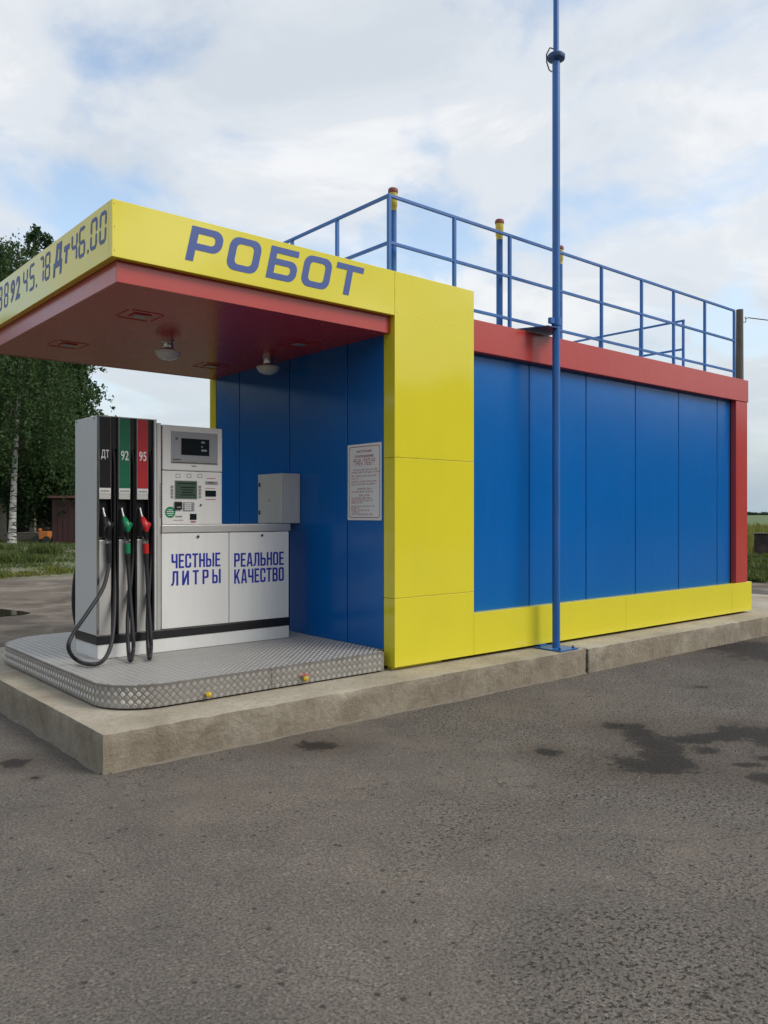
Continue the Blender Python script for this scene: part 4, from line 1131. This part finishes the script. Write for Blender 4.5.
for (a, b), mat, wd in zip(cols, fm, word):
    dpart('column', M_STEEL, a, b, YD+0.002, 1.734, 0.630, 1.432, 0.004)
    dpart('plate_holder', M_STEEL, a, b, YD+0.004, 1.734, 1.775, TOP-0.004, 0.003)
    pl = dpart('fuel_plate', mat, a+0.004, b-0.004, YD+0.0005, YD+0.0035, 1.872, TOP-0.008, 0.0)
    lb = dpart('grade_label', M_PRINT_W, a+0.002, b-0.002, YD+0.0005, YD+0.0035, 1.826, 1.866, 0.0)
    text_shape('grade_print', wd, M_PRINT_W, pl, front_face(a+0.017, 2.108, YD+0.0002), 0.068, 0.082, 0.012)
    c = MB()
    for k in range(6): c.box(a+0.012+k*0.0135, a+0.012+k*0.0135+0.0095, YD-0.0004, YD+0.0002, 1.836, 1.853)
    c.build('label_print', M_PRINT_G, lb, smooth=0)
    # nozzle pocket with its back and lip
    dpart('nozzle_pocket', M_BLACK, a+0.001, b-0.001, 1.715, 1.734, 1.434, 1.773, 0)
    dpart('pocket_lip', M_BLACK, a+0.004, b-0.004, YD+0.012, 1.714, 1.434, 1.452, 0.004)
for x0, x1 in ((0.7175, 0.7825), (0.8855, 0.9435), (1.0475, 1.099)):
    ch = dpart('hose_channel', M_BLACK, x0+0.002, x0+0.010, YD+0.012, 1.734, 0.630, TOP-0.004, 0.001)
    dpart('hose_channel', M_BLACK, x1-0.010, x1-0.002, YD+0.012, 1.734, 0.630, TOP-0.004, 0.001)
    dpart('channel_head', M_BLACK, x0+0.011, x1-0.011, YD+0.02, 1.734, 2.20, TOP-0.004, 0.003)
dpart('mullion', M_STEELP, 1.101, 1.122, YD-0.004, 1.734, 0.630, TOP+0.004, 0.004)
dpart('mullion_side', M_STEEL, 1.1295, 1.167, YD+0.006, YB, 0.630, 2.450, 0.003)
for k in range(14): dpart('louvre', M_DARK, 1.153, 1.164, YD+0.0045, YD+0.0055, 1.62+k*0.022, 1.630+k*0.022, 0)
# low cabinet with two doors
dpart('cabinet_body', M_WHITE, 1.169, 2.506, YD+0.020, YB, 0.630, 1.482, 0.0)
for (x0, x1), lx in (((1.170, 1.836), 1.52), ((1.844, 2.505), 2.195)):
    dr = dpart('cabinet_door', M_WHITE, x0, x1, YD, YD+0.018, 0.634, 1.478, 0.004)
    lk = MB().tube([(lx, YD-0.0005, 1.445), (lx, YD-0.008, 1.445)], 0.013, 14).build('lock', M_CHROME, dr)
    MB().tube([(lx, YD-0.0083, 1.445), (lx, YD-0.0110, 1.445)], 0.008, 10).build('keyhole', M_BLACK, dr)
    dr['n'] = 0
doors = [o for o in disp.children if o.name.startswith('cabinet_door')]
for o in doors: del o['n']
dpart('worktop', M_STEEL, 1.1685, 2.520, YD-0.010, YB+0.004, 1.484, 1.552, 0.004)

# slogan lettering, condensed capitals on a unit cell
s = 0.135; W_ = 0.43
def cap(ch):
    w = W_; r = 0.15; q = 0.055
    if ch == 'О': return w, [rrect(0,0,w,1,(r,)*4), rrect(s,s,w-s,1-s,(q,)*4)]
    if ch == 'С': return w, [[(w,0.36),(w,r)] + arc(w-r,r,r,0,-90) + arc(r,r,r,270,180) + arc(r,1-r,r,180,90) + arc(w-r,1-r,r,90,0) + [(w,0.64),(w-s,0.64),(w-s,1-s-q)] + arc(w-s-q,1-s-q,q,0,90) + arc(s+q,1-s-q,q,90,180) + arc(s+q,s+q,q,180,270) + arc(w-s-q,s+q,q,270,360) + [(w-s,0.36)]]
    if ch == 'Е': return 0.38, [[(0,0),(0.38,0),(0.38,s),(s,s),(s,0.44),(0.34,0.44),(0.34,0.44+s),(s,0.44+s),(s,1-s),(0.38,1-s),(0.38,1),(0,1)]]
    if ch == 'Т': return 0.42, [[(0.21-s/2,0),(0.21+s/2,0),(0.21+s/2,1-s),(0.42,1-s),(0.42,1),(0,1),(0,1-s),(0.21-s/2,1-s)]]
    if ch == 'Н': return w, [[(0,0),(s,0),(s,0.43),(w-s,0.43),(w-s,0),(w,0),(w,1),(w-s,1),(w-s,0.57),(s,0.57),(s,1),(0,1)]]
    if ch == 'Ч': return w, [[(0,1),(0,0.5)] + arc(0.1,0.48,0.1,180,270,4) + [(w-s,0.38),(w-s,0),(w,0),(w,1),(w-s,1),(w-s,0.52),(s+0.03,0.52),(s,0.56),(s,1)]]
    if ch in 'РЬ':
        o = [[(0,0),(s,0),(s,0.40)] + arc(w-r,0.40+r,r,270,360) + arc(w-r,1-r,r,0,90) + [(0,1)], rrect(s,0.40+s,w-s,1-s,(0,q,q,0))]
        if ch == 'Ь': o = [[(u,1-v) for u, v in p][::-1] for p in o]
        return w, o
    if ch == 'Ы':
        ww, o = cap('Ь'); o = [[(u*0.92,v) for u, v in p] for p in o]
        return 0.61, o + [rrect(0.61-s,0,0.61,1)]
    if ch == 'Л': return 0.46, [[(-0.02,0),(-0.02,s),(0.05,s+0.02),(0.075,0.35),(0.085,1),(0.46,1),(0.46,0),(0.46-s,0),(0.46-s,1-s),(0.085+s,1-s),(0.07+s,0.32),(0.15,0.07),(0.08,0)]]
    if ch == 'И': return 0.47, [[(0,1),(0,0),(s,0),(0.47-s,0.58),(0.47-s,0),(0.47,0),(0.47,1),(0.47-s,1),(s,0.42),(s,1)]]
    if ch == 'А': return 0.47, [[(0,0),(0.135,1),(0.335,1),(0.47,0),(0.47-s,0),(0.47-s-0.022,0.19),(s+0.022,0.19),(s,0)], [(s+0.04,0.32),(0.47-s-0.04,0.32),(0.235,0.84)]]
    if ch == 'К': return 0.46, [[(0,0),(s,0),(s,0.32),(0.19,0.43),(0.32,0),(0.46,0),(0.28,0.56),(0.45,1),(0.31,1),(s,0.58),(s,1),(0,1)]]
    if ch == 'В': return w, [[(0,0)] + arc(w-r,r,r,270,360) + [(w,0.44),(w-0.05,0.525),(w-0.01,0.60)] + arc(w-0.01-r,1-r,r,0,90) + [(0,1)], rrect(s,s,w-s,0.45,(0,q,q,0)), rrect(s,0.59,w-s-0.01,1-s,(0,q,q,0))]
def slogan(txt, x0, x1, z0, z1, door, track):
    h = z1 - z0
    tot = sum(cap(c)[0] for c in txt) + track*(len(txt)-1)
    sx = (x1-x0)/tot; u = 0
    P = []
    for c in txt:
        w, ps = cap(c)
        for p in ps: P.append([((u + a)*sx, b*h) for a, b in p])
        u += w + track
    flat_shape('lettering', P, M_VINYL2, door, front_face(x0, z0, YD-0.0005), 0.001)
slogan('ЧЕСТНЫЕ', 1.262, 1.748, 1.166, 1.294, doors[0], 0.075)
slogan('ЛИТРЫ', 1.262, 1.752, 1.012, 1.142, doors[0], 0.26)
slogan('РЕАЛЬНОЕ', 1.893, 2.446, 1.152, 1.282, doors[1], 0.075)
slogan('КАЧЕСТВО', 1.893, 2.446, 0.995, 1.130, doors[1], 0.075)

# payment terminal standing on the cabinet
TX0, TX1 = 1.180, 1.772
term = dpart('terminal', M_BEIGE, TX0, TX1, YD+0.012, 2.10, 1.5535, 2.034, 0.006)
head = dpart('display_head', M_BEIGE, TX0, TX1, YD+0.004, 2.10, 2.038, 2.440, 0.010)
def tp(px, py): q = on_y(px, py, YD+0.004); return q[0], q[2]
def tbox(name, mat, px0, py0, px1, py1, parent, y1, th, bevel=0.0, dz=0.0):
    cy = (py0+py1)/2; cxm = (px0+px1)/2
    x0 = tp(px0, cy)[0]; x1 = tp(px1, cy)[0]; zt = tp(cxm, py0)[1]; zb = tp(cxm, py1)[1]
    return MB().box(x0, x1, y1-th, y1-0.0004, zb, zt).build(name, mat, parent, bevel)
HF, TF = YD+0.004, YD+0.012
tbox('bezel', M_GREYV, 171, 432.5, 217.5, 462, head, HF, 0.004, 0.001)
tbox('bezel_lip', M_CHROME, 171, 462.3, 217.5, 463.6, head, HF, 0.008, 0.001)
scn = tbox('display', M_SCREEN, 181, 439, 209, 455.5, head, HF-0.004, 0.002)
for (a, b, c_, d_) in ((201,441.8,204.5,443.4),(201,446.5,202.4,447.8),(201,449.8,206.5,451.6)): tbox('display_text', M_GREYV, a, b, c_, d_, head, HF-0.006, 0.0006)
q = tp(176.3, 438.6); MB().tube([(q[0],HF-0.0045,q[1]),(q[0],HF-0.009,q[1])], 0.013, 14).build('key_switch', M_CHROME, head)
MB().tube([(q[0],HF-0.0093,q[1]),(q[0],HF-0.0115,q[1])], 0.006, 8).build('keyhole', M_BLACK, head)
tbox('maker_badge', M_GREYV, 191.5, 465.5, 196.5, 467, head, HF, 0.0012)
tbox('bezel_print', M_DARK, 173, 459, 180.5, 459.9, head, HF-0.004, 0.0006)
for a in (176, 187, 198):
    f_ = tbox('icon_frame', M_PRINT_G, a, 473.8, a+4.6, 477.8, term, TF, 0.0006); tbox('icon', M_BEIGE, a+0.6, 474.4, a+4.0, 477.2, term, TF-0.0006, 0.0006)
ls = tbox('lcd_surround', M_GREYV, 175, 480.5, 197.6, 499.2, term, TF, 0.003, 0.001)
tbox('lcd', M_LCD, 175.7, 481.2, 196.9, 498.5, term, TF-0.003, 0.0015)
for i, (y_, a, b) in enumerate(((483,178,196),(487,181,195),(489.5,182,194),(492,182,193),(494.5,181,195))): tbox('lcd_text', M_SCREEN, a, y_, b, y_+0.9, term, TF-0.0045, 0.0005)
for a in (171.2, 199.0):
    for k in range(4): tbox('soft_key', M_GREYV, a, 485.5+k*3.3, a+2.4, 488.1+k*3.3, term, TF, 0.006, 0.001)
cr = tbox('card_reader', M_BLACK, 174.8, 501.5, 181.8, 509.6, term, TF, 0.018, 0.004)
tbox('card_slot', M_GREYV, 176.5, 506.8, 180.5, 507.8, term, TF-0.018, 0.0006)
kp = tbox('keypad', M_GREYV, 183.4, 502.0, 194.6, 511.0, term, TF, 0.006, 0.002)
for i in range(4):
    for j in range(4): tbox('key', M_PRINT_W if j < 3 else M_GREYV, 184.9+j*2.3, 503.2+i*1.9, 186.6+j*2.3, 504.5+i*1.9, term, TF-0.006, 0.003)
tbox('receipt_slot', M_GREYV, 206, 481.2, 217.8, 484.2, term, TF, 0.008, 0.002); tbox('slot_mouth', M_BLACK, 207.5, 482.4, 214, 483.2, term, TF-0.008, 0.0005)
tbox('slot_print', M_PRINT_R, 207, 478.2, 216, 478.9, term, TF, 0.0005)
tbox('bill_acceptor', M_SCREEN, 205.7, 490.3, 216.2, 496.5, term, TF, 0.006, 0.002)
tbox('slot_print', M_PRINT_R, 205.7, 488.2, 215.5, 488.7, term, TF, 0.0005); tbox('slot_print', M_PRINT_R, 205.7, 499.2, 216, 499.9, term, TF, 0.0005)
tbox('scanner', M_SCREEN, 190.3, 513.7, 196.8, 519.8, term, TF, 0.005, 0.001); tbox('slot_print', M_PRINT_R, 191, 521.2, 196, 522.6, term, TF, 0.0005)
tbox('coin_slot', M_GREYV, 175.8, 515.5, 182.5, 517.0, term, TF, 0.006, 0.002); tbox('slot_print', M_PRINT_R, 174, 519.9, 183.5, 520.5, term, TF, 0.0005)
q = tp(201, 505); MB().tube([(q[0],TF-0.0005,q[1]),(q[0],TF-0.007,q[1])], 0.010, 12).build('lock', M_CHROME, term)
q = tp(170.6, 512.3)
st = MB().tube([(q[0],TF-0.0006,q[1]),(q[0],TF-0.0014,q[1])], 0.050, 28).build('round_sticker', M_GREENP, term)
for k, (dz, hwid) in enumerate(((0.022,0.022),(0.006,0.036),(-0.010,0.034),(-0.026,0.024))):
    MB().box(q[0]-hwid,q[0]+hwid,TF-0.0020,TF-0.0015,q[1]+dz-0.003,q[1]+dz+0.003).build('sticker_print', M_PRINT_W, term, smooth=0)

# ------------------------------------------------------------------ nozzles with their hoses
def hose_pts(pts): return [tuple(on_y(px, py, y)) for px, py, y in pts]
def nozzle(label, colx, bodym, cuffm, hose, hx):
    """colx: middle of the column in photo pixels"""
    def P(dx, py, y): return Vector(on_y(colx + dx, py, y))
    base = P(0, 541, 1.63)
    n = empty('fuel_nozzle', base); tag(n, label, 'fuel nozzle', 'nozzles hanging on the dispenser')
    MB().tube([P(-4.6,508,1.700), P(-3.9,512,1.690), P(-2.2,518,1.665), P(-0.8,522,1.640)], [0.008,0.009,0.011,0.013], 12).build('spout', M_STEEL, n)
    # valve body: a fat knuckle that bends down into the grip
    MB().tube([P(-2.2,517.5,1.662), P(-1.0,521,1.640), P(0.6,525,1.622), P(1.4,528.5,1.618), P(1.0,531.5,1.620)], [0.017,0.027,0.033,0.029,0.020], 14).build('valve_body', bodym, n)
    MB().tube([P(3.2,522.5,1.615), P(3.9,524.5,1.612), P(3.6,527.2,1.612)], [0.014,0.024,0.016], 10).build('splash_knob', bodym, n)
    MB().tube([P(0.8,530.5,1.622), P(1.0,536,1.625), P(1.2,541,1.628)], [0.020,0.016,0.018], 12).build('grip', M_BLACK, n)
    MB().tube([P(-1.6,526,1.600), P(-3.2,531,1.592), P(-2.6,537,1.600), P(0.4,540,1.615)], 0.0055, 6).build('lever_guard', M_BLACK, n)
    MB().tube([P(1.2,540.7,1.628), P(1.3,543.3,1.628)], 0.020, 14).build('swivel_ring', M_CHROME, n)
    MB().tube([P(1.3,543.5,1.628), P(1.5,553.5,1.628)], [0.024,0.023], 14).build('cuff', cuffm, n)
    MB().tube([P(1.5,553.7,1.628), P(1.7,559,1.628), P(1.9,564,1.627)], [0.022,0.020,0.0175], 12).build('sleeve', M_RUBBER, n)
    start = P(1.9, 563.5, 1.627)
    MB().tube(spline([start] + [Vector(q) for q in hose], 9), 0.0165, 12).build('hose', M_RUBBER, n)
Y1_ = 1.697
hA = [on_y(103,588,1.56), on_y(88,612,1.48), on_y(73,634,1.44), on_y(68.5,648,1.42), on_z(76,659.5,0.472), on_z(90,664.3,0.462), on_z(103,660.5,0.470), on_y(111.5,643,1.47), on_y(114.5,610,1.60), on_y(114.5,570,1.690), on_y(114.5,520,Y1_), on_y(114.5,470,Y1_), (0.75,Y1_,2.2)]
hB = [on_y(130.5,600,1.58), on_y(133.2,636,1.50), on_y(133.0,652,1.47), on_z(130.6,660.5,0.462), on_y(128.6,652,1.47), on_y(127.6,620,1.56), on_y(131,580,1.67), on_y(133.6,540,Y1_), on_y(133.9,470,Y1_), (0.9145,Y1_,2.2)]
hC = [on_y(148.5,600,1.60), on_y(150.8,636,1.53), on_y(151.0,650,1.50), on_z(149.6,658.5,0.462), on_y(148.2,650,1.50), on_y(147.6,620,1.58), on_y(149.5,580,1.67), on_y(151.6,540,Y1_), on_y(151.6,470,Y1_), (1.073,Y1_,2.2)]
nozzle('black diesel nozzle with a wide hose loop, left bay of the dispenser', 107.6, M_BLACK, M_RUBBER, hA, 0)
nozzle('green nozzle and cuff in the middle bay of the dispenser', 126.2, M_GREENP, M_GREENP, hB, 0)
nozzle('red nozzle and cuff in the right bay of the dispenser', 144.6, M_REDP, M_REDP, hC, 0)
hr = [(0.70, YB+0.03, 1.75), (0.66, YB+0.05, 1.4), (0.605, YB+0.06, 1.05), (0.600, YB+0.06, 0.80), (0.64, YB+0.06, 0.62), (0.69, YB+0.06, 0.70), (0.72, YB+0.03, 1.0), (0.72, YB+0.025, 1.7)]
rn = empty('fuel_nozzle', (0.66, YB+0.05, ZP)); tag(rn, 'black hose hanging on the far side of the dispenser', 'fuel hose')
MB().tube(spline([Vector(q) for q in hr], 8), 0.0165, 10).build('hose', M_RUBBER, rn)
MB().tube([(0.70,YB+0.03,1.72),(0.70,YB+0.035,1.80),(0.72,YB+0.03,1.88)], [0.022,0.036,0.02], 12).build('valve_body', M_BLACK, rn)

# ================================================================== loose grit on the asphalt
r = np.random.default_rng(77)
nG = 2600
gx = r.uniform(-3.5, 12, nG); gy = r.uniform(-4.4, 0, nG)
foot = r.random(nG) < 0.35
gy[foot] = -np.abs(r.normal(0.02, 0.14, foot.sum())) - 0.02
V = []
for i in range(nG):
    s_ = abs(r.normal(0.0032, 0.0022)) + 0.0012 + (0.006*r.random() if r.random() < 0.08 else 0)
    if gx[i] < -0.05 and not foot[i] and r.random() < 0.3: gy[i] += 3
    c = np.array([gx[i], gy[i], s_*0.5])
    th = r.uniform(0, 6.28); k = r.uniform(0.6, 1.3, 3)*s_
    pr = [c + np.array([math.cos(th+a)*k[0], math.sin(th+a)*k[1], -s_*0.5]) for a in (0, 2.09, 4.18)]
    tp_ = c + np.array([0, 0, k[2]*0.7])
    for a in range(3): V.append([pr[a], pr[(a+1) % 3], tp_])
def gritm():
    m, n, l, b = _new('grit')
    p = _coords(n, l, kind='Position'); a = _noise(n, l, p, 40, 2, 0.5)
    l.new(_ramp(n, l, a, [(0.35, (0.03,0.028,0.026)), (0.6, (0.16,0.145,0.125)), (0.75, (0.30,0.28,0.25))]), b.inputs['Base Color'])
    b.inputs['Roughness'].default_value = 0.9
    return m
tag(link('loose_grit', fast_mesh('loose_grit', np.array(V), 3), gritm()), 'fine loose grit scattered over the asphalt', 'grit', kind='stuff')
